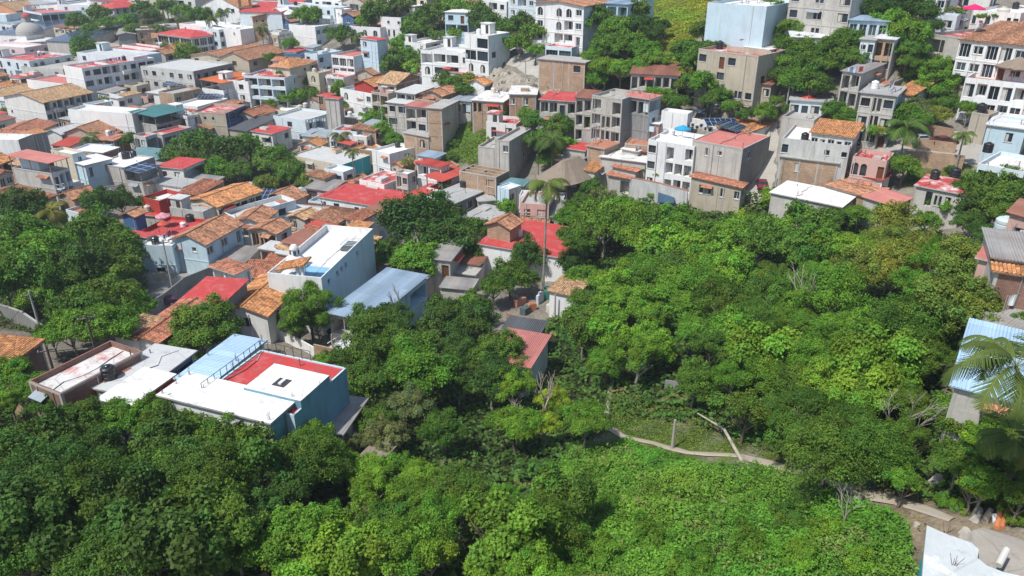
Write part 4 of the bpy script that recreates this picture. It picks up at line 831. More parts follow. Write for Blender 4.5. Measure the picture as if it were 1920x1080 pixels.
shed|dull pink wall house half hidden by the olive tree|V8|820,450,712,420,830,290|6|F:pink|P|.|.|bare
shed|brown grey slab in front of the junk filled porch|full|1935,652,1838,603,1945,596|3|m:asb|c|..|.|rise=.03
house|large sky blue and white corrugated roof behind the right palm|full|1935,762,1791,722,1945,636|4.2|m:skyb|Ck|..Ww/....|.|rise=.02 fc=u
house|white walled house with white roof, leftmost along the top edge|full|20,15,-4,8,46,5|7|f:white|W|wLw/ww.|ww/w.
house|pale blue walled house with grey roof, second along the top edge|full|75,9,51,2,101,-1|7|F:grey|u|wLw/ww.|ww/w.
house|white walled house with red roof, third along the top edge|full|232,3,208,-4,258,-7|7|m:red|W|wLw/ww.|ww/w.
house|cream walled house with tile roof, fourth along the top edge|full|300,1,276,-6,326,-9|7|t:tile|B|wLw/ww.|ww/w.
house|white walled house with white roof, fifth along the top edge|full|365,-1,341,-8,391,-11|7|f:white|w|wLw/ww.|ww/w.
house|pink walled house with tile roof, sixth along the top edge|full|440,9,416,2,466,-1|7|t:tile|p|wLw/ww.|ww/w.
house|white walled house with tile roof, seventh along the top edge|full|500,-3,476,-10,526,-13|7|t:tile|W|wLw/ww.|ww/w.
house|blue walled house with grey roof, eighth along the top edge|full|530,5,506,-2,556,-5|7|F:grey|U|wLw/ww.|ww/w.
house|white walled house with white roof, ninth along the top edge|full|640,1,616,-6,666,-9|7|f:white|W|wLw/ww.|ww/w.
house|grey walled house with tile roof, tenth along the top edge|full|690,7,666,0,716,-3|7|t:tile|c|wLw/ww.|ww/w.
house|white walled house with red roof, eleventh along the top edge|full|745,-5,721,-12,771,-15|7|m:red|w|wLw/ww.|ww/w.
house|cream walled house with tile roof, twelfth along the top edge|full|800,-3,776,-10,826,-13|7|t:tile|B|wLw/ww.|ww/w.
house|brown walled house with tile roof, 13th along the top edge|full|875,7,851,0,901,-3|7|t:tile|b|wLw/ww.|ww/w.
house|white walled house with white roof, 14th along the top edge|full|950,3,926,-4,976,-7|7|f:white|W|wLw/ww.|ww/w.
house|pale blue walled house with grey roof, rightmost along the top edge|full|1005,-3,981,-10,1031,-13|7|F:grey|u|wLw/ww.|ww/w.
'''.strip().split('\n')
for row in [r for r in LIST if ' on=' not in r and '|on=' not in r] + [r for r in LIST if ' on=' in r or '|on=' in r]: house(row)

# ------------------------------------------------------------------ ground sheet
def tzv(x, y):
    fx = np.clip((x-GX0)/GS, 0, GNX-1.001); fy = np.clip((y-GY0)/GS, 0, GNY-1.001)
    i = fx.astype(int); j = fy.astype(int); a = fx-i; b = fy-j
    return (GZ[i, j]*(1-a)+GZ[i+1, j]*a)*(1-b)+(GZ[i, j+1]*(1-a)+GZ[i+1, j+1]*a)*b
def inpoly(px, py, poly):
    r = np.zeros(px.shape, bool); n = len(poly)
    for i in range(n):
        x1, y1 = poly[i]; x2, y2 = poly[(i+1) % n]
        c = ((y1 > py) != (y2 > py)) & (px < (x2-x1)*(py-y1)/((y2-y1) or 1e-9)+x1); r ^= c
    return r
def gpoly(poly): return [tuple(hit(a, b)[0][:2]) for a, b in poly]
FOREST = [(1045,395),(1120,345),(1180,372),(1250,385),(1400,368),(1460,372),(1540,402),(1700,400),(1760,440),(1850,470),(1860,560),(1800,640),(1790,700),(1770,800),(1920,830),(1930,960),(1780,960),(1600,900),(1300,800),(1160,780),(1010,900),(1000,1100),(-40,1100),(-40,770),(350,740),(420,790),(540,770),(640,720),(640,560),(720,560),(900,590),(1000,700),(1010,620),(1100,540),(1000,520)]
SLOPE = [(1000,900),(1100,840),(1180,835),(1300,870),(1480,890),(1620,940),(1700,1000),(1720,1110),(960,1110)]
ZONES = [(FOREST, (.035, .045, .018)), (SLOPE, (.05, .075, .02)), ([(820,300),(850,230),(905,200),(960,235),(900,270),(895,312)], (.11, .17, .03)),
  ([(1170,60),(1200,-30),(1345,-30),(1320,60),(1270,120),(1240,150)], (.20, .22, .04)), ([(1690,100),(1740,90),(1800,110),(1795,200),(1760,240),(1700,215)], (.08, .13, .03)),
  ([(1700,300),(1830,295),(1820,335),(1700,352)], (.12, .16, .04)), ([(1100,0),(1180,40),(1240,150),(1330,90),(1345,200),(1230,200),(1100,160),(1080,60)], (.04, .05, .02)),
  ([(-60,380),(120,400),(280,500),(270,600),(120,640),(-60,600)], (.06, .06, .03)), ([(300,300),(420,260),(560,290),(600,340),(560,360),(330,330)], (.05, .06, .025)),
  ([(130,10),(450,0),(460,40),(280,70),(150,60)], (.07, .08, .03)), ([(560,0),(760,0),(1010,0),(1010,130),(900,110),(780,70),(600,60)], (.05, .06, .025)),
  ([(1600,0),(1760,0),(1720,120),(1600,120)], (.04, .05, .02)), ([(1140,790),(1260,800),(1480,875),(1500,900),(1280,850),(1140,830)], (.10, .14, .03)),
  ([(1620,925),(1830,960),(1930,990),(1930,1110),(1760,1110),(1700,1000)], (.24, .20, .15)), ([(25,560),(90,560),(110,600),(60,610)], (.26, .22, .16)), ([(270,480),(390,490),(330,540),(260,520)], (.30, .28, .24))]
xs = np.concatenate([[-6000, -3000, -1400, -800], np.arange(-520, 522, 4.0), [800, 1400, 3000, 6000]])
ys = np.concatenate([[-3000, -1200, -400, -120], np.arange(0, 702, 4.0), [900, 1300, 2200, 6000]])
fine_x = np.concatenate([xs[:4], np.arange(-520, -120, 4.0), np.arange(-120, 150, 2.0), np.arange(150, 522, 4.0), xs[-4:]])
fine_y = np.concatenate([ys[:4], np.arange(0, 200, 2.0), np.arange(200, 702, 4.0), ys[-4:]])
XX, YY = np.meshgrid(fine_x, fine_y, indexing='ij'); ZZ = tzv(XX, YY)
ZZ = ZZ + 0.12*np.sin(XX*.9+YY*.3)*np.sin(YY*.7-XX*.2)
nx, ny = XX.shape
vt = np.stack([XX, YY, ZZ], -1).reshape(-1, 3)
idx = np.arange(nx*ny).reshape(nx, ny)
fc_ = np.stack([idx[:-1, :-1], idx[1:, :-1], idx[1:, 1:], idx[:-1, 1:]], -1).reshape(-1, 4)
def fastmesh(name, V, F, mats, uv=None, col=None):
    me = bpy.data.meshes.new(name); me.vertices.add(len(V)); me.vertices.foreach_set('co', V.astype(np.float32).ravel())
    k = F.shape[1]; me.loops.add(F.size); me.loops.foreach_set('vertex_index', F.astype(np.int32).ravel()); me.polygons.add(len(F))
    me.polygons.foreach_set('loop_start', np.arange(0, F.size, k, dtype=np.int32))
    for m in mats: me.materials.append(m)
    if col is not None:
        ca = me.color_attributes.new('tint', 'FLOAT_COLOR', 'POINT'); ca.data.foreach_set('color', np.concatenate([col, np.ones((len(col), 1))], 1).astype(np.float32).ravel())
    if uv is not None: me.uv_layers.new(name='UVMap').data.foreach_set('uv', uv.astype(np.float32).ravel())
    me.update(calc_edges=True); return me
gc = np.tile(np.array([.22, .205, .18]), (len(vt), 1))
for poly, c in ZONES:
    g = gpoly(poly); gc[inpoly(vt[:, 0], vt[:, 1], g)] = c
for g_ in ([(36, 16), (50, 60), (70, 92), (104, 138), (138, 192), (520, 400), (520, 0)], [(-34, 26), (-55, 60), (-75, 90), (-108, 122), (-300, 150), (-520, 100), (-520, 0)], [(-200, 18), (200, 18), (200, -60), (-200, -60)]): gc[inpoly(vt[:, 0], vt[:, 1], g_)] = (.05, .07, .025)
gm, N, L, b = newmat('ground'); b.inputs['Roughness'].default_value = 1; b.inputs['Specular IOR Level'].default_value = .1
at = N.new('ShaderNodeAttribute'); at.attribute_name = 'tint'; tc = N.new('ShaderNodeTexCoord')
n1 = noise(N, L, tc.outputs['Object'], .25, 8, .7); n2 = noise(N, L, tc.outputs['Object'], 2.5, 5, .7)
c = mix(N, L, 1.0, at.outputs[0], ramp(N, L, n1, .3, .7, (.65, .65, .65, 1), (1.25, 1.2, 1.1, 1)), 'MULTIPLY')
c = mix(N, L, 1.0, c, ramp(N, L, n2, .3, .7, (.6, .6, .6, 1), (1.3, 1.3, 1.3, 1)), 'MULTIPLY'); L.new(c, b.inputs['Base Color'])
bump(N, L, n2, .6, .3, b)
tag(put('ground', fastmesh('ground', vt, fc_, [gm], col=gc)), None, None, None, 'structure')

PATHXY = []
def ribbon(name, pts, wd, m, lift=.06, kind='structure', step=1.2, label=None, cat=None, kerb=None):
    P3 = [hit(*p)[0] for p in pts]; W = wd if isinstance(wd, (list, tuple)) else [wd]*len(pts)
    if name == 'path':
        for i_ in range(2, len(P3)-1): PATHXY.append((np.array(P3[i_][:2]), np.array(P3[i_+1][:2]), W[i_]*.55))
    dense = []
    for i in range(len(P3)-1):
        n = max(1, int((P3[i+1]-P3[i]).length/step))
        for k in range(n): dense.append((P3[i].lerp(P3[i+1], k/n), W[i]+(W[i+1]-W[i])*k/n))
    dense.append((P3[-1], W[-1])); mb = MB(); prev = None; s = 0
    for i, (p, w_) in enumerate(dense):
        t = (dense[min(i+1, len(dense)-1)][0]-dense[max(i-1, 0)][0]); t.z = 0; t.normalize(); nrm = Vector((-t.y, t.x, 0))
        row_ = []
        for k in range(-2, 3):
            q = p+nrm*w_*k/4*(1+(.35 if name == 'path' else .12)*math.sin(i*1.7+k*1.3)*math.sin(i*.61)); row_.append(Vector((q.x, q.y, tz(q.x, q.y)+lift+(.02 if abs(k) == 2 else .10))))
        if prev:
            s += step
            for k in range(4): mb.face([prev[k+1], prev[k], row_[k], row_[k+1]], m, [(k+1, s), (k, s), (k, s+step), (k+1, s+step)])
        prev = row_
    o = mb.build(name); tag(o, label, cat, None, kind); return o
ribbon('street', [(1425,236),(1420,270),(1412,310),(1405,352),(1400,385)], [6, 7, 7.5, 8, 8], mat('roof', (.36, .34, .30), .4))
ribbon('street', [(225,600),(270,585),(330,545),(385,505),(440,470)], [4.5, 5, 5, 5, 5], mat('roof', (.30, .28, .25), .4))
ribbon('street', [(1640,268),(1720,266),(1800,272),(1870,300)], [7, 7, 7, 7], mat('roof', (.33, .31, .28), .4))
ribbon('street', [(480,390),(560,352),(620,325),(660,300)], [6, 6, 6, 6], mat('roof', (.28, .27, .25), .4))
ribbon('ramp', [(905,100),(960,105),(1000,128),(1060,155),(1080,165)], [6, 6, 4, 3, 3], mat('roof', (.36, .34, .30), .5))
ribbon('path', [(1146,720),(1140,760),(1133,795),(1165,818),(1225,832),(1290,850),(1330,853),(1390,856),(1440,870),(1500,888),(1560,905),(1610,925),(1680,942),(1740,958),(1785,976)], [.5,.5,.6,.6,.6,.6,.6,.65,.8,.7,.7,.9,1.0,1.0,.5], mat('patch', (.36, .30, .22), .9))
ribbon('cement_yard', [(1820,1000),(1855,1025),(1895,1052),(1925,1090)], [1.5, 3, 4, 6], mat('patch', (.34, .31, .27), .8), lift=.1)

# free standing walls
def wall_run(name, label, pts, h, wallkey, cap=None, th=.18, base=-.8):
    P3 = [hit(*p, h=h)[0] for p in pts]; o3 = P3[0]; root = thing(name, label, 'wall', (o3.x, o3.y, o3.z-h)); mb = MB(); cb = MB()
    for a, b_ in zip(P3[:-1], P3[1:]):
        t = (b_-a); t.z = 0; t.normalize(); n = Vector((-t.y, t.x, 0))*th/2; O = root.location
        for (p, q) in ((a-n, b_-n), (b_+n, a+n)): mb.face([Vector((p.x, p.y, tz(p.x, p.y)+base))-O, Vector((q.x, q.y, tz(q.x, q.y)+base))-O, q-O, p-O], M_(WT[wallkey]))
        for (p, q) in ((a+n, a-n), (b_-n, b_+n)): mb.face([Vector((p.x, p.y, p.z-h+base))-O, Vector((q.x, q.y, q.z-h+base))-O, q-O, p-O], M_(WT[wallkey]))
        if cap: cb.slab([a-n*1.5-O+Vector((0, 0, .12)), b_-n*1.5-O+Vector((0, 0, .12)), b_+n*1.5-O+Vector((0, 0, .12)), a+n*1.5-O+Vector((0, 0, .12))], .118, M_(RC[cap]))
        else: mb.face([a-n-O, b_-n-O, b_+n-O, a+n-O], M_(WT[wallkey]))
    mb.build('wall_face', root)
    if cb.f: cb.build('coping', root)
for a in [('garden_wall', 'long stained concrete wall with brick orange coping below the white stepped house', [(1183,333),(1235,343),(1290,358)], 4.0, 'D', 'terra'),
          ('retaining_wall', 'brown block retaining wall by the street among right trees', [(1700,255),(1740,262),(1795,268)], 1.8, 'k', None),
          ('retaining_wall', 'low brown wall under the two parked cars', [(1700,283),(1745,285),(1810,292)], 2.6, 'k', None),
          ('retaining_wall', 'brick wall left of the big white balcony building', [(1730,232),(1760,236),(1790,242)], 2.4, 'K', None),
          ('garden_wall', 'low white stepped wall in front of the arched gate', [(478,602),(520,618),(560,635),(590,652)], 1.4, 'W', None),
          ('garden_wall', 'brown earth wall with wire fence behind the red terrace', [(588,645),(632,655),(672,670)], 2.0, 'k', None),
          ('garden_wall', 'dark boundary wall of the vacant lot at the left', [(-10,568),(40,585),(80,612)], 2.0, 'G', 'grey'),
          ('garden_wall', 'brown garden wall at the left edge above the foreground trees', [(0,742),(35,755),(75,770)], 1.6, 'k', None),
          ('garden_wall', 'dark fence wall beside the left street', [(270,572),(310,548),(345,520),(395,500)], 2.2, 'G', None),
          ('garden_wall', 'grey wall below the white rimmed terrace behind the palm', [(972,388),(1010,390),(1045,396)], 2.5, 'c', None),
          ('garden_wall', 'white garden wall beside the green netting', [(655,250),(690,262),(720,278),(765,290)], 2.5, 'W', None),
          ('garden_wall', 'stone wall with arched recess at the corner of the central wood', [(1248,712),(1275,716),(1310,724)], 1.0, 'G', None)]:
    wall_run(*a)

# the rock cut under the ramp: a broken face leaning back from its foot
def rock_cut():
    top = [(868,126),(886,118),(925,122),(960,130),(1000,148),(1045,166),(1085,180)]; foot = [(858,168),(880,186),(925,192),(965,190),(1005,192),(1045,196),(1085,196)]
    T3 = [hit(*p, h=1.2)[0] for p in top]; F3 = [hit(*p)[0] for p in foot]; O = F3[0].copy(); rr = np.random.default_rng(5); nx_, nz_ = 72, 16; V = []
    GR = rr.uniform(-1, 1, (200, 60))
    for i in range(nx_+1):
        t = i/nx_*(len(top)-1); k = min(int(t), len(top)-2); f_ = t-k; a = F3[k].lerp(F3[k+1], f_); b_ = T3[k].lerp(T3[k+1], f_); a = a-Vector((0, 0, 1.0))
        for j in range(nz_+1):
            w_ = j/nz_; q = a.lerp(b_, w_); q.y += -2.2*math.sin(w_*math.pi*.5)*(1 if w_ < 1 else 1)+GR[i, j]*.45+GR[i//4, j//3]*.9; q.z += (3.4*w_*(1-w_))+GR[i//2+80, j]*.35; V.append(tuple(q-O))
    F_ = np.array([[i*(nz_+1)+j, (i+1)*(nz_+1)+j, (i+1)*(nz_+1)+j+1, i*(nz_+1)+j+1] for i in range(nx_) for j in range(nz_)])
    m, N, L, b = newmat('rock'); tc = N.new('ShaderNodeTexCoord'); mp = N.new('ShaderNodeMapping'); mp.inputs['Scale'].default_value = (1, 1, .3); L.new(tc.outputs['Object'], mp.inputs[0])
    L.new(mix(N, L, ramp(N, L, noise(N, L, mp.outputs[0], .9, 8, .75), .35, .65), (.20, .17, .13, 1), (.44, .40, .33, 1)), b.inputs['Base Color']); b.inputs['Roughness'].default_value = .95; bump(N, L, noise(N, L, mp.outputs[0], 2.2, 6, .8), .9, .4, b)
    tag(put('rock_face', fastmesh('rock_face', np.array(V), F_, [m]), None, O), 'broken grey brown rock face below the curved ramp', 'rock face')
rock_cut()

# ------------------------------------------------------------------ small things
def roofz(px, py, default=0.0):
    best = None
    for h in HOUSES:
        if not h.get('floor'): continue
        z = h['root'].location.z+h['floor']; p = onplane(px, py, z); q = p-h['A']; a = q.dot(h['u']); b_ = q.dot(h['v'])
        if -.3 < a < h['X']+.3 and -.3 < b_ < h['Y']+.3:
            d = (p-cam.location).length
            if best is None or d < best[0]: best = (d, p, h)
    if best: return best[1], best[2]
    p, _ = hit(px, py, default); return p, None
def tank(px, py, label, colr, r=.55, h=1.2, dflt=3.0, group='rooftop water tanks', stand=0.0):
    p, hs = roofz(px, py, dflt); t = thing('water_tank', label, 'water tank', p, rnd.uniform(0, 6), group)
    m = mat('gloss', colr); k = ('tank', colr)
    if k not in CACHE:
        a = MB(); a.lathe([(.0, 0), (.98, 0), (1, .04), (1, .25), (.96, .27), (.96, .33), (1, .35), (1, .58), (.96, .60), (.96, .66), (1, .68), (1, .86), (.78, .97), (.38, 1.0)], m, 16)
        l = MB(); l.lathe([(.38, 1.0), (.38, 1.06), (.30, 1.09), (0, 1.10)], m, 12); CACHE[k] = (a.mesh('tank_body'), l.mesh('lid'))
    for n_, me in zip(('tank_body', 'lid'), CACHE[k]): o = put(n_, me, t); o.scale = (r, r, h)
    return t
BK, WH, CR = (.02, .02, .023), (.72, .72, .70), (.55, .52, .44)
for a in [(420,518,'black water tank on the bright red two level roof',BK,.75,1.5),(206,709,'black water tank on the pale grey stained slab roof',BK,.65,1.3),
 (1010,411,'white cylindrical tank on the broad red roof beside the coconut palm',WH,.7,1.7),(1880,437,'big weathered white tank on the grey sheet roofs at the right edge',(.50,.58,.60),.95,1.7),
 (1325,316,'black tank above the stained tile roof of the beige corner house',BK,.8,1.1),(1567,298,'cream tank at the edge of the brick front block',CR,.8,1.8),
 (1790,333,'black tank on the stained white and red roof by the meadow',BK,.7,1.4),(1851,285,'black tank on the grimy white building at the right edge',BK,.7,1.4),
 (1349,92,'left black tank on the red edged three floor house',BK,.7,1.5),(1395,90,'right black tank on the red edged three floor house',BK,.7,1.5),
 (1082,57,'black tank beside the grey rubble dome at top centre',BK,.7,1.4),(1343,212,'tall black tank on the white strip roof near the solar frame',BK,.8,1.9),
 (808,183,'left black tank on the red brick row roof',BK,.7,1.3),(822,178,'right black tank on the red brick row roof',BK,.7,1.5),
 (236,297,'large black tank on the white roof right of the modern tower',BK,.9,1.4),(251,293,'small black tank on the white roof right of the modern tower',BK,.6,1.2),
 (870,350,'black tank on the grey roofed house with dark right wall',BK,.8,1.3),(883,388,'white tank at the foot of the grey roofed house',WH,.8,1.4,1.5),
 (1549,47,'black tank in front of the weathered concrete house at top right',BK,.8,1.6,4.0),(1877,38,'cream tank on the tile roof of the big white building',CR,1.1,2.2),
 (715,163,'white tank on the open laundry floor roofs',WH,.8,1.4),(563,205,'left cream tank of the row on the light blue workshop house',CR,.7,1.2),
 (573,201,'right cream tank of the row on the light blue workshop house',CR,.7,1.2),(298,243,'black tank on the concrete stub house',BK,.7,1.5),
 (320,184,'white tank on the white flat roof with solar panels',WH,.7,1.2),(804,62,'black tank on the roof of the house with teal framed windows',BK,.7,1.3),
 (1610,80,'white tank in the court left of the small white house',WH,.7,1.2,3.0),(357,415,'black tank on the dark red deck house',BK,.75,1.3),
 (344,425,'white tank lying beside the dark red deck',WH,.5,.8),(1838,213,'black tank on the wall below the big white balcony building',BK,.8,1.6),
 (1540,475,'black tank at the edge of the very long white roof',BK,.6,1.2,3.0),(1617,62,'grey tank on the open brick roof room',(.2,.2,.2),.6,1.2)]:
    tank(*a)
def solar(px, py, label, w_, l_, rz=None, tilt=.18, lift=.35, dflt=3.0):
    p, hs = roofz(px, py, dflt); rz = hs['rz'] if (rz is None and hs) else (rz or 0)
    t = thing('solar_panel', label, 'solar panel', p, rz, 'rooftop solar panels'); a = MB(); k = lift
    a.slab([(-w_/2, -l_/2, k), (w_/2, -l_/2, k), (w_/2, l_/2, k+tilt*l_), (-w_/2, l_/2, k+tilt*l_)], .06, mat('solar', (.012, .03, .075), .2)); a.build('panel', t)
    f = MB(); g = mat('gloss', (.4, .4, .4))
    for sx in (-1, 1):
        f.box(sx*w_*.4-.04, sx*w_*.4+.04, -l_*.42, -l_*.42+.07, 0, k-.04, g); f.box(sx*w_*.4-.04, sx*w_*.4+.04, l_*.40, l_*.40+.07, 0, k+tilt*l_*.85, g)
    f.build('frame', t)
for a in [(333,160,'blue solar panel table on the small brick house',7,5),(352,157,'second smaller solar panel on the small brick house',4,4),(400,184,'solar panel array on the white flat roof above the beige house',8,3.4),
 (505,10,'long dark solar strip on the red church hall roof',14,5),(472,375,'large solar array between high white parapets',9,6),(1320,220,'grey solar panel frame on the white roof strip',5,3,None,.1,1.2),
 (1352,235,'left black solar collector on the white complex roof',6,3.4),(1371,243,'right black solar collector on the pink street roof',5,4.4)]:
    solar(*a)

LAUN = []
for i, h in enumerate([h for h in HOUSES if h.get('floor') and h['X'] > 4 and h['Y'] > 4 and h['dist'] > 95 and h['kind'] != 'tower']):
    if i % 3 == 0 and len(h['label'].split()) <= 12:
        fx, fy = rnd.uniform(.15, .85), rnd.uniform(.55, .85); p = h['A']+h['u']*h['X']*fx+h['v']*h['Y']*fy; p.z = h['root'].location.z+h['floor']; q = proj(*p)
        cn, cc = rnd.choice((('black', BK), ('black', BK), ('white', WH), ('cream', CR)))
        if i % 2 == 0: LAUN.append(h)
        old = roofz; roofz = lambda px, py, d=0, P_=p, H_=h: (P_, H_)
        tank(0, 0, '%s tank on the %s' % (cn, h['label']), cc, .6, 1.25); roofz = old

# clothes lines, air conditioners and roof clutter as countable things
def acunit(px, py, label, dflt=3):
    p, hs = roofz(px, py, dflt); t = thing('air_conditioner', label, 'air conditioner', p, hs['rz'] if hs else 0, 'air conditioner units on roofs'); a = MB(); a.box(-.5, .5, -.25, .25, .08, .85, mat('gloss', (.66, .66, .64))); a.build('casing', t)
    f = MB(); f.lathe([(.30, 0), (.30, .03), (.05, .05), (0, .05)], mat('plain', (.05, .05, .05)), 12); o = f.build('fan_grille', t); o.rotation_euler = (math.pi/2, 0, 0); o.location = (0, -.252, .45)
for i, (x, y, s) in enumerate([(1289,240,'leftmost'),(1298,238,'second'),(1306,242,'third'),(1314,239,'fourth'),(1322,245,'fifth'),(1330,247,'rightmost')]):
    acunit(x, y, s+' air conditioner unit in the row on the white complex roof')
def laundry(px, py, label, w_, dflt, cols, hgt=1.9):
    p, hs = roofz(px, py, dflt); t = thing('clothes_line', label, 'clothes line', p, (hs['rz'] if hs else .3)); a = MB(); g = mat('gloss', (.3, .3, .3))
    for s in (-1, 1): a.tube((s*w_/2, 0, 0), (s*w_/2, 0, hgt), .035, .03, g)
    a.tube((-w_/2, 0, hgt-.05), (w_/2, 0, hgt-.05), .012, .012, g); a.build('line', t); x = -w_/2+.2; i = 0
    while x < w_/2-.5:
        ww = rnd.uniform(.45, .9); hh = rnd.uniform(.5, 1.2); c = MB(); z = hgt-.06; n = 5
        for k in range(n):
            x0, x1 = x+ww*k/n, x+ww*(k+1)/n; y0, y1 = .07*math.sin(k*1.4+i), .07*math.sin((k+1)*1.4+i)
            c.face([(x0, y0*1.5, z-hh), (x1, y1*1.5, z-hh), (x1, y1*.2, z), (x0, y0*.2, z)], mat('cloth', cols[i % len(cols)]))
        c.build('garment', t); x += ww+rnd.uniform(.08, .3); i += 1
WCL = [(.7, .7, .7), (.12, .25, .5), (.6, .65, .7), (.45, .08, .08), (.75, .74, .7)]
for a in [(596,236,'white sheets drying on the light blue workshop house',6,5,[(.75,.75,.75),(.3,.5,.65)]),(1072,309,'clothes hanging under the patched grey shed by the palm',5,2,WCL),(1602,146,'laundry on the balcony of the grey corrugated roof house',4,8,WCL),
 (758,340,'pile of washing hung on the patched red roofs',3,3,[(.6,.1,.1),(.6,.6,.65)]),(1905,590,'white rags drying in the junk filled porch',3,2.5,[(.75,.75,.73)])]:
    laundry(*a)

for h in LAUN[:22]:
    if len(h['label'].split()) > 12: continue
    p = h['A']+h['u']*h['X']*.5+h['v']*h['Y']*.3; p.z = h['root'].location.z+h['floor']; old = roofz; roofz = lambda px, py, d=0, P_=p, H_=h: (P_, H_)
    laundry(0, 0, 'washing line on the %s' % h['label'], min(4.5, h['X']*.7), 3, WCL[rnd.randrange(4):]+WCL[:2], 1.7); roofz = old
# parasols and sun sails
def parasol(px, py, label, colr, r=1.6, dflt=3):
    p, hs = roofz(px, py, dflt); t = thing('parasol', label, 'parasol', p); a = MB(); a.tube((0, 0, 0), (0, 0, 2.5), .035, .03, mat('gloss', (.5, .5, .5))); a.build('pole', t)
    c = MB(); n = 8
    for k in range(n):
        a0, a1 = 2*math.pi*k/n, 2*math.pi*(k+1)/n; c.face([(r*math.cos(a0), r*math.sin(a0), 2.0), (r*math.cos(a1), r*math.sin(a1), 2.0), (0, 0, 2.7)], mat('cloth', colr))
        c.face([(r*math.cos(a0), r*math.sin(a0), 1.85), (r*math.cos(a1), r*math.sin(a1), 1.85), (r*math.cos(a1), r*math.sin(a1), 2.0), (r*math.cos(a0), r*math.sin(a0), 2.0)], mat('cloth', colr))
    c.build('shade', t)
for a in [(1821,38,'bright pink parasol on the restaurant terrace at top right',(.70,.02,.14),1.9,8),(309,425,'pale pink parasol on the dark red deck',(.62,.30,.34),1.3,4),(310,440,'red parasol beside the black tank of the dark red deck',(.55,.10,.07),1.0,4),
 (791,322,'faded red striped sun umbrella left of the red canopies',(.55,.12,.12),1.7,4),(1512,206,'red sun sail on teal posts in the low pale row house',(.60,.05,.04),2.4,3),(1278,262,'turquoise parasol on the roof of the white stepped house',(.03,.30,.50),1.5,9)]:
    parasol(*a)
def block(name, label, cat, px, py, w_, l_, h, m, z0=0, dflt=3, rz=None, group=None):
    p, hs = roofz(px, py, dflt); o = MB(); o.box(-w_/2, w_/2, -l_/2, l_/2, z0, z0+h, m); o = o.build(name, None, p, rz if rz is not None else (hs['rz'] if hs else 0)); tag(o, label, cat, group); return o

# poles and cables
def pole(px, py, topy, label, h, conc=True, arms=True):
    p, d = hit(px, py); t = thing('utility_pole', label, 'utility pole', p, .6, 'utility poles'); a = MB()
    a.tube((0, 0, -.3), (0, 0, h), .16, .10, mat('concrete', (.42, .40, .36)) if conc else mat('bark', (.12, .09, .07)), 8); a.build('shaft', t)
    if arms:
        b_ = MB(); b_.box(-.9, .9, -.05, .05, h-.6, h-.48, mat('plain', (.2, .17, .14))); b_.build('crossarm', t)
        for x in (-.8, 0, .8):
            i = MB(); i.lathe([(.05, 0), (.07, .05), (.03, .1), (.06, .16), (0, .2)], mat('gloss', (.3, .3, .28)), 8, (x, 0, h-.48)); i.build('insulator', t)
    return p+Vector((0, 0, h-.4))
PT = {}
for k, a in {'a': (325,548,0,'slender concrete pole beside the left street',8.5), 'b': (547,372,0,'street pole with lamp at the edge of the depot street',7.5), 'c': (592,366,0,'second street pole close to the beige depot wall',7),
   'd': (350,335,0,'pole with crossarm in front of the large tree group',8), 'e': (1260,843,0,'weathered concrete post standing on the footpath',3.2,True,False), 'f': (1470,228,0,'grey pole by the stairs above the street corner',7),
   'g': (290,243,0,'thin pole between concrete roofs at the left',6), 'h': (1395,312,0,'leaning pole in the shade of the street corner',7), 'i': (1040,600,0,'thin white post beside the ruined tile roof',4,True,False), 'j': (625,660,0,'white post of the earth wall fence',2.6,True,False),
   'k': (190,700,0,'dark timber pole through the long dark brick house',7.5,False), 'l': (112,735,0,'dark timber pole at the front of the long dark brick house',5.5,False), 'm': (88,660,0,'leaning pole with cables by the orange tile roof',8)}.items(): PT[k] = pole(*a)
for k, a in {'n': (118,262,0,'pole between the low roofs below the balcony hotel',8), 'o': (432,200,0,'pole beside the blue balcony house',8), 'p': (600,150,0,'pole between the terraced apartments',9), 'q': (720,270,0,'pole in front of the green netting wall',8),
   'r': (838,255,0,'pole at the foot of the brick end house',8), 's': (470,335,0,'pole at the lower edge of the big tree group',8), 't': (270,365,0,'pole by the white paved yard',7.5), 'u': (1115,300,0,'pole beside the upper tile roofs at the palapa',7), 'v': (1655,262,0,'lamp pole near the silver car',7), 'w': (985,170,0,'pole under the rock face',7)}.items(): PT[k] = pole(*a)
def cable(a, b_, label, sag=1.0):
    mb = MB(); pr = None; O = Vector(a)
    for i in range(13):
        t = i/12; q = Vector(a).lerp(Vector(b_), t)-O; q.z -= sag*4*t*(1-t)
        if pr: mb.tube(pr, q, .022, .022, mat('plain', (.02, .02, .02)), 3, False)
        pr = q
    tag(mb.build('cable', None, O), label, 'cable', 'overhead cables')
cable(PT['d'], PT['b'], 'cable from the large tree group to the depot street pole'); cable(PT['b'], PT['c'], 'short cable between the two street poles by the depot', .4)
cable(PT['a'], PT['d'], 'long cable from the left street to the large tree group', 2); cable(PT['m'], PT['l'], 'cable from the leaning pole to the dark brick house', .6)
cable(PT['m'], hit(-30, 640, 7)[0], 'cable crossing the orange tile roof at the left edge', .6)
for a, b_, l in [('o','p','cable from the blue balcony house to the terraced apartments'),('p','q','cable from the apartments to the netting wall'),('q','r','cable from the netting wall to the brick row'),('n','t','cable from the balcony hotel to the paved yard'),('t','a','cable from the paved yard to the left street'),('s','b','cable along the front of the big tree group'),('r','w','cable over the steep green bank'),('v','f','cable above the right hand road')]: cable(PT[a], PT[b_], l, 1.2)
cable(PT['f'], PT['h'], 'cable above the street corner at the right', 1)

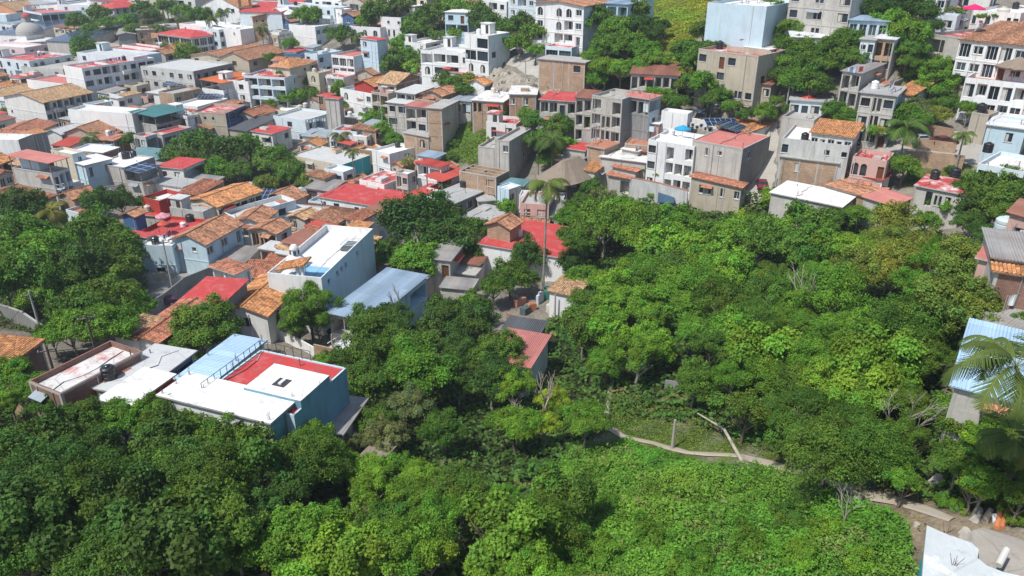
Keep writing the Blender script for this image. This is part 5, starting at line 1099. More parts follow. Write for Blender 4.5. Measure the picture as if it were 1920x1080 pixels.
# cars
def car(px, py, ang, label, colr):
    p, _ = hit(px, py, .12); t = thing('parked_car', label, 'car', p, math.radians(ang), 'parked cars'); pm = mat('gloss', colr); gl = mat('glass', (.02, .025, .03))
    a = MB(); prof = [(-2.1, .32), (-2.15, .75), (-1.95, .95), (-1.45, 1.0), (-1.0, 1.42), (.35, 1.46), (1.0, 1.02), (1.85, .88), (2.1, .65), (2.1, .32)]
    for s in (-1, 1):
        pts = [(x, s*(.86 if z < 1.1 else .68), z) for x, z in prof]; a.face(pts if s < 0 else pts[::-1], pm)
    for i in range(len(prof)):
        (x0, z0), (x1, z1) = prof[i], prof[(i+1) % len(prof)]; y0 = .86 if z0 < 1.1 else .68; y1 = .86 if z1 < 1.1 else .68
        a.face([(x0, y0, z0), (x1, y1, z1), (x1, -y1, z1), (x0, -y0, z0)], pm)
    a.build('body', t)
    g = MB(); g.face([(-1.40, .80, 1.04), (-1.40, -.80, 1.04), (-1.04, -.66, 1.40), (-1.04, .66, 1.40)], gl); g.build('rear_window', t, (-.012, 0, .012))
    g = MB(); g.face([(.95, -.80, 1.06), (.95, .80, 1.06), (.39, .66, 1.44), (.39, -.66, 1.44)], gl); g.build('windscreen', t, (.02, 0, .015))
    for s in (-1, 1):
        g = MB(); q = [(-1.25, s*.83, 1.05), (.78, s*.83, 1.06), (.3, s*.70, 1.39), (-.95, s*.70, 1.37)]; g.face(q if s < 0 else q[::-1], gl); g.build('side_window', t, (0, s*.02, 0))
        for x in (-1.3, 1.3):
            wv = MB(); wv.tube((x, s*.72, .32), (x, s*.9, .32), .32, .32, mat('plain', (.02, .02, .02)), 14); o = wv.build('wheel', t); r_ = MB(); r_.tube((x, s*.9, .32), (x, s*.915, .32), .18, .18, mat('gloss', (.5, .5, .5)), 10); r_.build('rim', o)
        l = MB(); l.box(2.09, 2.115, s*.7-.14, s*.7+.14, .62, .78, mat('gloss', (.75, .75, .7))); l.build('headlight', t)
        l = MB(); l.box(-2.16, -2.135, s*.7-.12, s*.7+.12, .62, .80, mat('gloss', (.4, .02, .02))); l.build('tail_light', t)
for a in [(1428,352,80,'maroon car parked at the lower end of the street',(.16,.02,.04)),(302,574,215,'dark purple car parked beside the left street',(.06,.02,.06)),(1728,268,5,'silver car parked on the road among the right trees',(.45,.47,.50)),
          (1768,272,5,'dark red car parked right of the silver car',(.10,.015,.02)),(32,146,20,'dark green car by the terrace house at the far left',(.02,.05,.05)),(968,103,150,'dark car on the curved ramp',(.04,.05,.07))]:
    car(*a)

# thatched palapas
def palapa(px, py, label, w_, l_, h, rz, rise, roof=False):
    p, _ = hit(px, py, h)
    if roof: p = roofz(px, py+22, 9)[0]+Vector((0, 0, h))
    t = thing('palapa', label, 'thatched roof', (p.x, p.y, p.z-h), rz); r = MB(); m = M_(RC['thatch']); e = min(w_, l_)*.45; n = 22
    # irregular hanging thatch round an oval ridge
    ring = []; top = []
    for k in range(n):
        a = 2*math.pi*k/n; q = abs(math.cos(a))**.6*math.copysign(1, math.cos(a)), abs(math.sin(a))**.6*math.copysign(1, math.sin(a)); j = rnd.uniform(.95, 1.05)
        ring.append((q[0]*w_/2*j, q[1]*l_/2*j, h+rnd.uniform(-.15, .1))); top.append((q[0]*max(w_/2-e, .06), q[1]*max(l_/2-e, .06), h+rise))
    for k in range(n):
        j = (k+1) % n; mid0 = tuple((a+b_)/2*(.96 if i < 2 else 1) for i, (a, b_) in enumerate(zip(ring[k], top[k]))); mid1 = tuple((a+b_)/2*(.96 if i < 2 else 1) for i, (a, b_) in enumerate(zip(ring[j], top[j])))
        r.face([ring[k], ring[j], mid1, mid0], m); r.face([mid0, mid1, top[j], top[k]], m)
        r.face([(ring[k][0]*.97, ring[k][1]*.97, ring[k][2]-.25), (ring[j][0]*.97, ring[j][1]*.97, ring[j][2]-.25), ring[j], ring[k]], m)
    r.face(top, m); r.build('thatch', t)
    for sx in (-1, 1):
        for sy in (-1, 1): q = MB(); q.tube((sx*w_*.36, sy*l_*.36, -.4), (sx*w_*.36, sy*l_*.36, h+.3), .11, .09, mat('bark', (.2, .14, .09))); q.build('post', t)
palapa(1068,328,'large grey thatched palapa behind the coconut palm',9,13,3.5,-.75,3.2)
palapa(1905,130,'round thatched hut on the terrace of the big white building',6.5,6.5,2.4,0,2.2,True)

# rubble dome and water features
p, _ = hit(1064, 62, 2.0); d_ = MB(); d_.lathe([(3.4, -2), (3.4, 1.2), (3.1, 1.9), (2.0, 2.3), (0, 2.5)], M_(WT['D']), 18); tag(d_.build('cistern', None, p), 'round grey concrete cistern above the teal window house', 'cistern')
def church_dome(px, py, label, r, colr, dflt):
    p, _ = roofz(px, py, dflt); t = thing('dome', label, 'dome', p); a = MB(); a.lathe([(r, 0), (r, .5)]+[(r*math.cos(k*math.pi/16), .5+r*.85*math.sin(k*math.pi/16)) for k in range(1, 8)], mat('paint', colr, .4), 22); a.build('shell', t)
    l = MB(); z = .5+r*.85*math.sin(7*math.pi/16)-.05; l.lathe([(r*.28, z), (r*.28, z+r*.42)], mat('paint', colr, .4), 12); l.lathe([(r*.36, z+r*.42), (r*.30, z+r*.55), (0, z+r*.72)], mat('paint', (.45, .08, .07) if colr[0] < .6 else colr, .3), 12)
    for k in range(4): q = k*math.pi/2+.4; l.box(math.cos(q)*r*.26-.09, math.cos(q)*r*.26+.09, math.sin(q)*r*.26-.09, math.sin(q)*r*.26+.09, z+.12, z+r*.36, mat('plain', (.03, .03, .03)))
    l.build('lantern', t)
church_dome(57, 64, 'grey dome with small red topped lantern at the far left', 4.6, (.38, .37, .34), 7)

# white roof terrace house
wi = house('villa|white house with walled roof terrace, blue deck and small dome|W|600,692,105,642,1060,236|8.6|f:white|WU|..../.a../....|.s.sss..s..../............|bare ph=1.1 noband fixh')
R0, X, Y, FZ = wi['root'], wi['X'], wi['Y'], wi['floor']
m_ = MB(); m_.slab([(.2, .2, FZ+.03), (X*.30, .2, FZ+.03), (X*.30, Y*.72, FZ+.03), (.2, Y*.72, FZ+.03)], .025, mat('roof', (.22, .45, .62), .15)); m_.build('blue_deck', R0)
dm = MB(); r = Y*.19; dc = (X*.27, Y*.79)
dm.lathe([(r*1.02, FZ), (r*1.02, FZ+.5)]+[(r*math.cos(k*math.pi/18), FZ+.5+r*.9*math.sin(k*math.pi/18)) for k in range(9)], M_(WT['W']), 24, (*dc, 0)); D0 = dm.build('dome', R0)
ln = MB(); z = FZ+.5+r*.85; ln.lathe([(r*.34, z), (r*.34, z+.9), (r*.44, z+.95), (r*.40, z+1.2), (r*.25, z+1.5), (0, z+1.6)], M_(WT['W']), 14, (*dc, 0))
for k in range(4): q = k*math.pi/2+.5; x_, y_ = dc[0]+math.cos(q)*r*.33, dc[1]+math.sin(q)*r*.33; ln.box(x_-.14, x_+.14, y_-.14, y_+.14, z+.15, z+.7, mat('plain', (.05, .05, .06)))
ln.build('lantern', D0)
cn = MB(); cn.ripple((.1, Y*.86, FZ+1.5), (.1, Y*.30, FZ+2.7), (X*.13, Y*.30, FZ+3.0), (X*.13, Y*.86, FZ+1.8), .3, .07, M_(RC['tileo']), .14); C0 = cn.build('tile_canopy', R0)
for yy in (.36, .45): q = MB(); q.box(X*.03, X*.055, Y*yy, Y*yy+.35, FZ, FZ+2.45-(yy-.3)*2, M_(WT['W'])); q.build('pillar', C0)
sk = MB(); 
for k in range(6): x_ = X*.62+k*X*.03; sk.box(x_, x_+.06, .3, 2.4, FZ+1.0, FZ+1.06, mat('gloss', (.45, .45, .42)))
sk.box(X*.62, X*.78, .25, .32, FZ+.98, FZ+1.04, mat('gloss', (.45, .45, .42))); sk.box(X*.62, X*.78, 2.35, 2.42, FZ+.98, FZ+1.04, mat('gloss', (.45, .45, .42))); sk.box(X*.62, X*.78, .33, 2.34, FZ+.05, FZ+.5, mat('glass', (.08, .1, .1))); sk.build('skylight', R0)

# concrete slab house at the lower right corner
zc = hit(1727, 1080, 3.2)[0].z; out = [(1727,1110),(1732,1040),(1738,985),(1765,997),(1800,1010),(1822,1018),(1835,1030),(1833,1046),(1850,1060),(1880,1072),(1935,1085),(1960,1120)]
pts = [onplane(a, b_, zc) for a, b_ in out]; O = pts[0].copy(); O.z = zc-3.2
t = thing('unfinished_house', 'pale grey slab roof with rounded corner at the bottom right', 'house', O); s = MB(); s.slab([q-O for q in pts][::-1], .25, mat('patchwhite', (.50, .54, .54), .45), M_(WT['c'])); s.build('roof', t)
s = MB()
for a, b_ in zip(pts[:-1], pts[1:]):
    a2, b2 = (a.lerp(pts[-2], .04))-O, (b_.lerp(pts[-2], .04))-O; s.face([(b2.x, b2.y, -1.5), (a2.x, a2.y, -1.5), (a2.x, a2.y, 2.94), (b2.x, b2.y, 2.94)], M_(WT['T' if a is pts[0] or a is pts[1] else 'c']))
s.build('wall', t)
for x, y in ((1770, 1000), (1785, 1060)):
    p = onplane(x, y, zc)-O; s = MB()
    for k in range(6): s.tube(p+Vector((.05*k, .03*(k % 2), 0)), p+Vector((.05*k+rnd.uniform(-.2, .3), rnd.uniform(-.5, .3), rnd.uniform(.3, .7))), .014, .012, mat('plain', (.15, .08, .05)), 4, False)
    s.build('reinforcing_bars', t)
def prop_tube(name, label, cat, p0, p1, r0, r1, m, group=None, hh=0.15):
    a = hit(*p0, hh)[0]; b_ = hit(*p1, hh+.1)[0]; mb = MB(); mb.tube((0, 0, 0), b_-a, r0, r1, m, 10); tag(mb.build(name, None, a), label, cat, group)
prop_tube('drain_pipe', 'left of the two orange pipes lying on the bank at the right', 'pipe', (1868, 990), (1879, 940), .16, .16, mat('gloss', (.55, .22, .10)))
prop_tube('drain_pipe', 'right of the two orange pipes lying on the bank at the right', 'pipe', (1877, 990), (1895, 945), .16, .16, mat('gloss', (.50, .18, .08)))
prop_tube('drain_pipe', 'short white pipe beside the two orange pipes', 'pipe', (1866, 980), (1865, 966), .15, .15, mat('gloss', (.7, .7, .7)))
prop_tube('plank', 'pale plank leaning left of the orange pipes', 'plank', (1846, 978), (1858, 956), .2, .16, mat('bark', (.42, .36, .28)))
prop_tube('beam', 'white beam lying on the cement behind the slab roof', 'beam', (1872, 1060), (1888, 1030), .18, .18, mat('plain', (.55, .54, .50)), hh=1.2)
for i, (x, y, r, l) in enumerate([(1835,960,.3,'pale rubble stone left of the leaning plank'),(1608,937,.35,'grey stone beside the dirt path bend'),(1167,822,.25,'small white stone on the footpath'),(1718,987,.25,'pale flat stone above the slab roof'),(1760,905,.6,'light rock showing through the right bank'),(1830,975,.3,'broken concrete lump near the cement yard'),(1810,1000,.35,'grey rubble lump behind the rounded slab corner')]):
    p = hit(x, y)[0]; a = MB(); n = 7
    for k in range(n):
        q0, q1 = 2*math.pi*k/n, 2*math.pi*(k+1)/n; j0, j1 = 1+.2*math.sin(k*3+i), 1+.2*math.sin(((k+1) % n)*3+i)
        a.face([(r*j0*math.cos(q0), r*j0*math.sin(q0), -.2), (r*j1*math.cos(q1), r*j1*math.sin(q1), -.2), (r*.6*math.cos(q1), r*.7*math.sin(q1), r*.6), (r*.6*math.cos(q0), r*.7*math.sin(q0), r*.6)], mat('plaster', (.45, .42, .37)))
    a.face([(r*.6*math.cos(2*math.pi*k/n), r*.7*math.sin(2*math.pi*k/n), r*.6) for k in range(n)], mat('plaster', (.45, .42, .37))); tag(a.build('stone', None, p+Vector((0, 0, .1))), l, 'stone')

# railing of the red terrace house
rt = [h for h in HOUSES if h['label'].startswith('large blue walled')][0]; ra = MB(); g = mat('gloss', (.05, .05, .05)); F = rt['H']
n = 10
for k in range(n+1):
    ra.tube((rt['X']*k/n, rt['Y']-.08, F), (rt['X']*k/n, rt['Y']-.08, F+1), .03, .03, g, 4); 
    if k <= 6: ra.tube((rt['X']-.08, rt['Y']*(1-k/n), F), (rt['X']-.08, rt['Y']*(1-k/n), F+1), .03, .03, g, 4)
ra.tube((0, rt['Y']-.08, F+1), (rt['X'], rt['Y']-.08, F+1), .03, .03, g, 5); ra.tube((rt['X']-.08, rt['Y'], F+1), (rt['X']-.08, rt['Y']*.4, F+1), .03, .03, g, 5); ra.build('railing', rt['root'])
W1 = [onplane(x, y, rt['z']+.75) for x, y in ((534,745),(455,728),(577,695))]; O = rt['root']
inv = Matrix.Rotation(-rt['rz'], 4, 'Z'); q = [inv@(p-Vector(O.location)) for p in W1]; xa, xb, ya, yb = q[0].x, q[2].x, q[0].y, q[1].y
b_ = MB(); b_.box(xa, min(xb, rt['X']-.3), .0-.02, yb, F-.1, F+.75, M_(WT['S']), M_(RC['white'])); b_.build('raised_roof', O)
b_ = MB(); b_.box(xa+1.2, xa+2.4, ya+1.0, ya+2.2, F+.752, F+.80, mat('plain', (.05, .05, .05))); b_.box(xa+1.4, xa+2.2, ya+1.4, ya+1.7, F+.802, F+.95, mat('plain', (.6, .6, .6))); b_.build('hatch', O)

# blue and white wreck of a canopy by the earth wall
p, _ = hit(657, 645, 1.0); t = thing('broken_canopy', 'broken blue and white canopy tilted above the brown earth wall', 'canopy', p-Vector((0, 0, 1)), -.5); a = MB(); a.slab([(-2.4, -1.6, .6), (2.2, -1.8, 1.2), (2.4, 1.4, 1.5), (-2.2, 1.5, .9)], .08, mat('patchblue', (.62, .64, .62), .5)); a.build('sheet', t)
a = MB()
for k in range(5): a.box(-2.4+k*1.1, -2.3+k*1.1, -1.7, 1.5, 1.25+.05*k, 1.33+.05*k, mat('gloss', (.65, .65, .62)))
a.build('frame', t)
# brick arch bell tower at the top
p, _ = hit(461, 20, 8); t = thing('bell_tower', 'red brick bell tower cut by the top edge of the picture', 'tower', p-Vector((0, 0, 8)), .3); a = MB()
a.box(-2, 2, -2, 2, -2, 9, M_(WT['r'])); a.box(-2.2, 2.2, -2.2, 2.2, 9.003, 9.4, M_(WT['K'])); 
for sx in (-1, 1):
    for sy in (-1, 1): a.box(sx*1.6-.4, sx*1.6+.4, sy*1.6-.4, sy*1.6+.4, 9.403, 13, M_(WT['r']))
a.box(-2.2, 2.2, -2.2, 2.2, 13.003, 13.5, M_(WT['K'])); a.build('shaft', t)
# junk on the ruined terrace
for i, (x, y, w_, l_, h, c_, l) in enumerate([(975,562,.8,1.9,.35,(.50,.24,.17),'faded orange slide in the junk yard left of the ruined tile roof'),(997,572,.6,1.3,.35,(.52,.20,.10),'orange plastic sheet propped in the junk yard'),(1012,558,.4,1.6,1.0,(.55,.58,.62),'tall white panel standing in the junk yard'),
   (985,578,1.3,1.0,.35,(.10,.12,.12),'dark heap of scrap in the junk yard'),(1027,548,1.6,1.2,.8,(.05,.20,.16),'green tarpaulin bundle beside the ruined tile roof'),(1035,575,1.1,1.3,.6,(.60,.56,.48),'pale sacks in front of the ruined tile roof')]):
    p, _ = hit(x, y, .9); a = MB(); a.box(-w_/2, w_/2, -l_/2, l_/2, -.9, h*.6, mat('cloth', c_)); a.face([(-w_/2, -l_/2, h*.6), (w_/2, -l_/2, h*.6), (w_*.3, l_*.3, h*1.1), (-w_*.35, l_*.25, h)], mat('cloth', c_)); a.box(-w_*.3, w_*.2, -l_*.2, l_*.25, h*.6, h*.95, mat('cloth', c_)); tag(a.build('junk_pile', None, p, rnd.uniform(0, 3)), l, 'junk')
wall_run('garden_wall', 'old brick and plaster wall below the junk yard', [(950,585),(980,595),(1012,604)], 3.0, 'K', None)

# ------------------------------------------------------------------ foliage
def leafmat(name, trans=.25):
    m, N, L, b = newmat(name); at = N.new('ShaderNodeAttribute'); at.attribute_name = 'tint'; oi = N.new('ShaderNodeObjectInfo')
    c = mix(N, L, 1.0, at.outputs[0], oi.outputs['Color'], 'MULTIPLY'); L.new(c, b.inputs['Base Color']); b.inputs['Roughness'].default_value = .6; b.inputs['Specular IOR Level'].default_value = .18
    tr = N.new('ShaderNodeBsdfTranslucent'); c2 = mix(N, L, 1.0, c, (1.3, 1.5, .5, 1), 'MULTIPLY'); L.new(c2, tr.inputs[0]); ms = N.new('ShaderNodeMixShader'); ms.inputs[0].default_value = trans
    L.new(b.outputs[0], ms.inputs[1]); L.new(tr.outputs[0], ms.inputs[2]); L.new(ms.outputs[0], N['Material Output'].inputs[0]); return m
LEAF = leafmat('foliage')
def unit(v): return v/np.maximum(np.linalg.norm(v, axis=-1, keepdims=True), 1e-9)
def leaves(P, Nn, size, tint, rng, aspect=.6, droop=0.15):
    """diamond leaves folded a little along the midrib"""
    n = len(P); r = rng.normal(size=(n, 3)); T = unit(np.cross(Nn, r)); T[:, 2] -= droop; T = unit(T-Nn*(T*Nn).sum(-1, keepdims=True)); B = np.cross(Nn, T)
    s = (size*rng.uniform(.65, 1.35, n))[:, None]
    v = np.stack([P-T*s*.5, P+B*s*.5*aspect+Nn*s*.08, P+T*s*.5, P-B*s*.5*aspect+Nn*s*.08], 1).reshape(-1, 3)
    return v, np.arange(n*4).reshape(n, 4), np.repeat(tint, 4, 0)
def crown_mesh(kind, n, leaf, seed):
    rng = np.random.default_rng(seed); cl = []
    hz = {'round': .80, 'broad': .58, 'loose': .66, 'flat': .42, 'bush': .60, 'spray': .62, 'bigleaf': .6}[kind]; nc = {'round': 70, 'broad': 62, 'loose': 44, 'flat': 54, 'bush': 30, 'spray': 80, 'bigleaf': 26}[kind]
    lop = rng.normal(size=3)*.12
    for k in range(nc):
        while True:
            d = unit(rng.normal(size=3))
            if d[2] > (-.35 if kind != 'flat' else -.1): break
        rr = rng.uniform(.55, .88) if k > nc*.25 else rng.uniform(.15, .55)
        irr = 1+.16*math.sin(3*math.atan2(d[1], d[0])+seed)+.10*math.sin(5*math.atan2(d[1], d[0])+2*seed)
        c = d*rr*irr*np.array([1, 1, hz])+np.array([lop[0], lop[1], 0]); r = rng.uniform(.10, .27) if kind != 'loose' else rng.uniform(.09, .22)
        cl.append((c, r))
    w_ = np.array([r**2 for c, r in cl]); w_ /= w_.sum(); own = rng.choice(len(cl), n, p=w_)
    C_ = np.array([c for c, r in cl])[own]; R_ = np.array([r for c, r in cl])[own]
    D = unit(rng.normal(size=(n, 3))+np.array([0, 0, .55])); rad = R_*rng.uniform(.60, 1.08, n)
    flat = np.array([1, 1, .62 if kind in ('broad', 'flat') else .85])
    m_ = max(n//9, 1); tw = rng.integers(0, m_, n); Pt = (C_+D*rad[:, None]*flat)[:m_]; own = own[:m_][tw]; D = D[:m_][tw]
    Pp = Pt[tw]+rng.normal(size=(n, 3))*leaf*.62; C_ = C_[:m_][tw]
    if kind == 'spray':   # feathery boughs drawn out along the radius
        ax = unit(C_+np.array([0, 0, .25])); k_ = rng.uniform(-.6, 1.2, n)[:, None]; Pp = Pp+ax*k_*.17-np.array([0, 0, 1])*(np.abs(k_)**2)*.05
    Nn = unit(D*.8+unit(C_+1e-6)*.3+rng.normal(size=(n, 3))*.62+np.array([0, 0, .35]))
    cv = rng.uniform(.72, 1.25, len(cl))[own]; hue = rng.normal(0, .09, len(cl))[own]
    lv = rng.uniform(.75, 1.25, n)*cv; tint = np.stack([lv*(1+hue+rng.normal(0, .06, n)), lv, lv*(1-hue*.5)], 1)
    v, f, t = leaves(Pp, Nn, leaf, tint, rng, .62 if kind != 'loose' else .42)
    return fastmesh('crown', v, f, [LEAF], col=t)
BARK = mat('bark', (.20, .16, .12)); BARKP = mat('bark', (.30, .27, .22))
def trunk_mesh(seed, bm_=None):
    r = random.Random(seed); t = MB(); pr = Vector((0, 0, -.12)); pts = [pr]
    for k in range(5): pr = pr+Vector((r.uniform(-.05, .05), r.uniform(-.05, .05), .15)); pts.append(pr)
    for k in range(5): t.tube(pts[k], pts[k+1], .05-.005*k, .045-.005*k, bm_ or BARK, 7, k == 0)
    for k in range(7):
        a = 2*math.pi*k/7+r.uniform(-.3, .3); s = pts[3+(k % 3)]; m = s+Vector((math.cos(a)*.20, math.sin(a)*.20, .16)); e = m+Vector((math.cos(a)*.22, math.sin(a)*.22, .20))
        t.tube(s, m, .026, .018, bm_ or BARK, 5, False); t.tube(m, e, .018, .006, bm_ or BARK, 5, False)
        e2 = m+Vector((math.cos(a+.9)*.16, math.sin(a+.9)*.16, .22)); t.tube(m, e2, .012, .004, bm_ or BARK, 4, False)
    return t.mesh('trunk')
TRUNKS = [trunk_mesh(s) for s in range(3)]+[trunk_mesh(s, BARKP) for s in range(3)]
PROTO = {}
def proto(kind, lod, s):
    k = (kind, lod, s)
    if k not in PROTO:
        n, lf = {0: (24000, .058), 1: (11000, .082), 2: (4200, .125)}[lod]
        if kind == 'bush': n = int(n*.6)
        if kind == 'loose': n = int(n*.75)
        if kind == 'spray': n = int(n*1.1); lf *= .8
        if kind == 'bigleaf': n = int(n*.5); lf *= 1.45
        PROTO[k] = crown_mesh(kind, n, lf, 100*s+7*lod+len(kind))
    return PROTO[k]
PAL = {'dark': (0.0624, 0.1237, 0.0208), 'deep': (0.0957, 0.176, 0.0224), 'mid': (0.1259, 0.2426, 0.024), 'bright': (0.166, 0.2980131, 0.0272), 'lime': (0.2808, 0.3615, 0.032), 'olive': (0.185, 0.225, 0.036), 'gold': (0.225, 0.245, 0.036), 'grey': (0.1768, 0.195, 0.068)}
NTREE = [0]; TPOS = []
def tree(px, py, wpx, col, kind, label, group, hfac=1.0, name=None):
    h = 5.0
    for _ in range(3):
        p, d = hit(px, py, h); R = max(wpx*.5*d/FPX, .7); h = (R*.95+1.2)*hfac if kind != 'bush' else R*.45
    lod = 0 if d < 105 and R > 1.6 else (1 if d < 185 else 2)
    s = rnd.randrange(3); me = proto(kind, lod, s)
    name = name or {'round': 'round_tree', 'broad': 'broadleaf_tree', 'loose': 'loose_tree', 'flat': 'spreading_tree', 'spray': 'feathery_tree', 'bigleaf': 'big_leaved_tree', 'bush': 'bush'}[kind]
    t = thing(name, label, 'bush' if kind == 'bush' else 'tree', (p.x, p.y, p.z-h), rnd.uniform(0, 6.28), group)
    c = put('crown', me, t, (0, 0, h)); k = rnd.uniform(.94, 1.06); c.scale = (R*k, R*k, R*rnd.uniform(.92, 1.12)); b_ = PAL[col]; q = rnd.uniform(.88, 1.14); c.color = (b_[0]*q*rnd.uniform(.85, 1.06), b_[1]*q, b_[2]*q, 1)
    if kind != 'bush' or R > 1.5:
        o = put('trunk', TRUNKS[s+rnd.choice((0, 3))], t); hh = h+R*.25; o.scale = (hh*.75, hh*.75, hh*1.05)
    NTREE[0] += 1; TPOS.append((p.x, p.y, R)); return t
ORD = ['first', 'second', 'third', 'fourth', 'fifth', 'sixth', 'seventh', 'eighth', 'ninth', 'tenth', 'eleventh', 'twelfth', '13th', '14th', '15th', '16th', '17th', '18th', '19th', '20th']
CW = {'dark': 'dark green', 'deep': 'deep green', 'mid': 'mid green', 'bright': 'bright green', 'lime': 'yellow green', 'olive': 'olive green', 'gold': 'golden olive', 'grey': 'grey green'}
def cluster(where, items, default=('mid', 'broad')):
    """items: (x, y, width in picture pixels[, colour[, kind]]), named from left to right"""
    items = sorted(items, key=lambda q: q[0])
    for i, it in enumerate(items):
        col = it[3] if len(it) > 3 else default[0]; kind = it[4] if len(it) > 4 else default[1]
        lab = '%s %s, %s from the left %s' % (CW[col], 'bush' if kind == 'bush' else 'tree', ORD[i], where) if len(items) > 1 else '%s %s %s' % (CW[col], 'bush' if kind == 'bush' else 'tree', where)
        tree(it[0], it[1], it[2], col, kind, lab, 'trees '+where)
def fill(where, poly, w0, w1, palette, kinds=('broad', 'round', 'loose', 'spray', 'broad', 'spray', 'bigleaf'), dens=.50):
    ys_ = [p[1] for p in poly]; y0, y1 = min(ys_), max(ys_); y = y0; r_ = 0
    while y < y1:
        f = (y-y0)/(y1-y0+1e-6); w_ = w0+(w1-w0)*f; row_ = []
        x = min(p[0] for p in poly)+rnd.uniform(0, w_*.5)
        while x < max(p[0] for p in poly):
            X_, Y_ = x+rnd.uniform(-.14, .14)*w_, y+rnd.uniform(-.16, .16)*w_
            if inpoly(np.array([X_]), np.array([Y_]), poly)[0]: row_.append((X_, Y_))
            x += w_*rnd.uniform(.62, .80)
        if row_:
            for i, (X_, Y_) in enumerate(row_):
                col = rnd.choice(palette); kind = rnd.choice(kinds); lab = '%s tree, %s from left, %s row of %s' % (CW[col], ORD[i], ORD[r_], where)
                tree(X_, Y_, w_*rnd.choice((.8, .95, 1.1, 1.1, 1.3, 1.5)), col, kind, lab, 'trees of '+where)
            r_ += 1
        y += w_*dens
# the big wood
fill('the wood below the white roof', [(1130,388),(1240,395),(1400,385),(1540,420),(1600,440),(1610,520),(1580,560),(1450,580),(1330,560),(1180,500),(1120,440)], 76, 88, ['bright', 'mid', 'bright', 'deep', 'mid'])
fill('the golden right hand trees', [(1610,425),(1700,410),(1770,440),(1840,490),(1850,570),(1790,620),(1700,590),(1630,540)], 92, 100, ['olive', 'gold', 'olive', 'mid'], ('loose', 'round'))
fill('the central wood', [(1060,600),(1090,560),(1190,500),(1320,560),(1300,640),(1200,690),(1060,660)], 84, 98, ['bright', 'mid', 'bright', 'mid', 'deep'])
fill('the wood around the hidden plot', [(1330,575),(1450,580),(1600,570),(1700,600),(1770,640),(1760,700),(1740,780),(1600,760),(1420,750),(1290,745),(1230,700),(1300,640)], 88, 104, ['mid', 'deep', 'mid', 'bright', 'deep'])
fill('the trees above the path', [(1330,735),(1560,770),(1740,800),(1770,830),(1740,880),(1620,870),(1540,850),(1430,810),(1340,770)], 92, 104, ['deep', 'mid', 'dark', 'deep'])
fill('the tall middle trees', [(680,580),(760,560),(880,570),(930,620),(950,700),(930,770),(800,780),(690,740),(660,680)], 100, 118, ['dark', 'deep', 'dark', 'mid'], ('round', 'broad'))
fill('the light footpath trees', [(960,720),(1060,700),(1120,740),(1110,790),(1060,830),(960,830),(880,810)], 84, 96, ['bright', 'bright', 'mid', 'lime'], ('loose', 'flat'))
fill('the left thicket', [(-10,800),(120,790),(300,780),(420,800),(520,800),(600,870),(600,1000),(560,1100),(-10,1100)], 118, 150, ['dark', 'deep', 'mid', 'deep', 'deep'], ('broad', 'round', 'loose', 'spray', 'bigleaf'))
fill('the middle thicket', [(640,900),(740,900),(860,880),(980,880),(1060,900),(1060,1000),(1020,1100),(600,1100),(610,990)], 112, 140, ['mid', 'bright', 'mid', 'deep'], ('broad', 'loose', 'spray', 'bigleaf'))
cluster('on the bank left of the orange pipes', [(1800,860,90,'deep'),(1850,900,80,'mid'),(1905,860,90,'deep'),(1890,800,80,'mid'),(1838,830,70,'bright'),(1830,910,60,'lime'),(1915,930,60,'deep'),(1700,900,60,'mid')])
cluster('in front of the blue walled house', [(522,785,80,'bright','round'),(465,800,100,'bright'),(400,785,90,'mid'),(350,745,80,'grey','loose'),(400,755,70,'grey','loose'),(310,775,100,'mid'),(230,780,100,'mid'),(150,790,100,'deep'),(570,830,110,'mid')])
cluster('by the brown sheet roof', [(700,790,90,'deep'),(720,810,100,'grey','loose'),(760,760,90,'grey','round'),(830,800,90,'deep')])
cluster('below the red roofs', [(790,425,150,'dark','round'),(740,480,90,'deep','round'),(845,455,110,'dark','round'),(890,430,70,'deep'),(905,470,60,'deep','round'),(790,490,100,'mid','round'),(820,400,90,'dark','round')])
cluster('around the foot of the coconut palm', [(985,478,80,'dark','round'),(955,515,80,'deep','round'),(1072,495,66,'dark','round'),(925,535,70,'deep'),(1085,462,70,'deep'),(990,522,56,'deep'),(1100,520,70,'mid'),(880,570,70,'mid')])
cluster('between the palapa and the big wood', [(1060,410,70,'mid','loose'),(1095,385,70,'deep','loose'),(1130,370,60,'grey','loose'),(1170,385,55,'mid'),(1080,440,70,'deep'),(1110,350,50,'deep'),(1225,365,40,'mid','bush'),(1150,420,70,'bright')])
cluster('in the light blue house courtyard', [(953,388,42,'bright','round')])
cluster('in the left block of trees', [(40,395,90,'dark','round'),(75,410,70,'dark','round'),(25,455,110,'deep','round'),(75,480,110,'mid','round'),(30,520,110,'deep','round'),(95,530,90,'deep'),(185,385,90,'dark','loose'),(225,375,60,'dark','loose'),(175,440,110,'deep','round'),(225,470,100,'deep','round'),(165,500,110,'dark','round'),(215,510,90,'deep'),(130,450,60,'dark'),(60,560,60,'mid')])
cluster('of the vacant lot on the left', [(150,575,100,'deep'),(200,560,110,'deep'),(240,580,80,'mid'),(130,615,90,'mid'),(185,610,110,'mid'),(95,625,60,'deep'),(230,545,60,'deep'),(10,540,50,'mid')])
cluster('below the orange roof at the left edge', [(25,700,80,'mid'),(60,725,70,'mid'),(90,755,60,'deep'),(15,745,60,'mid')])
cluster('right of the stained slab roof', [(375,615,130,'deep','round'),(345,640,70,'deep'),(415,630,80,'deep'),(265,650,34,'mid','bush'),(360,670,40,'mid')])
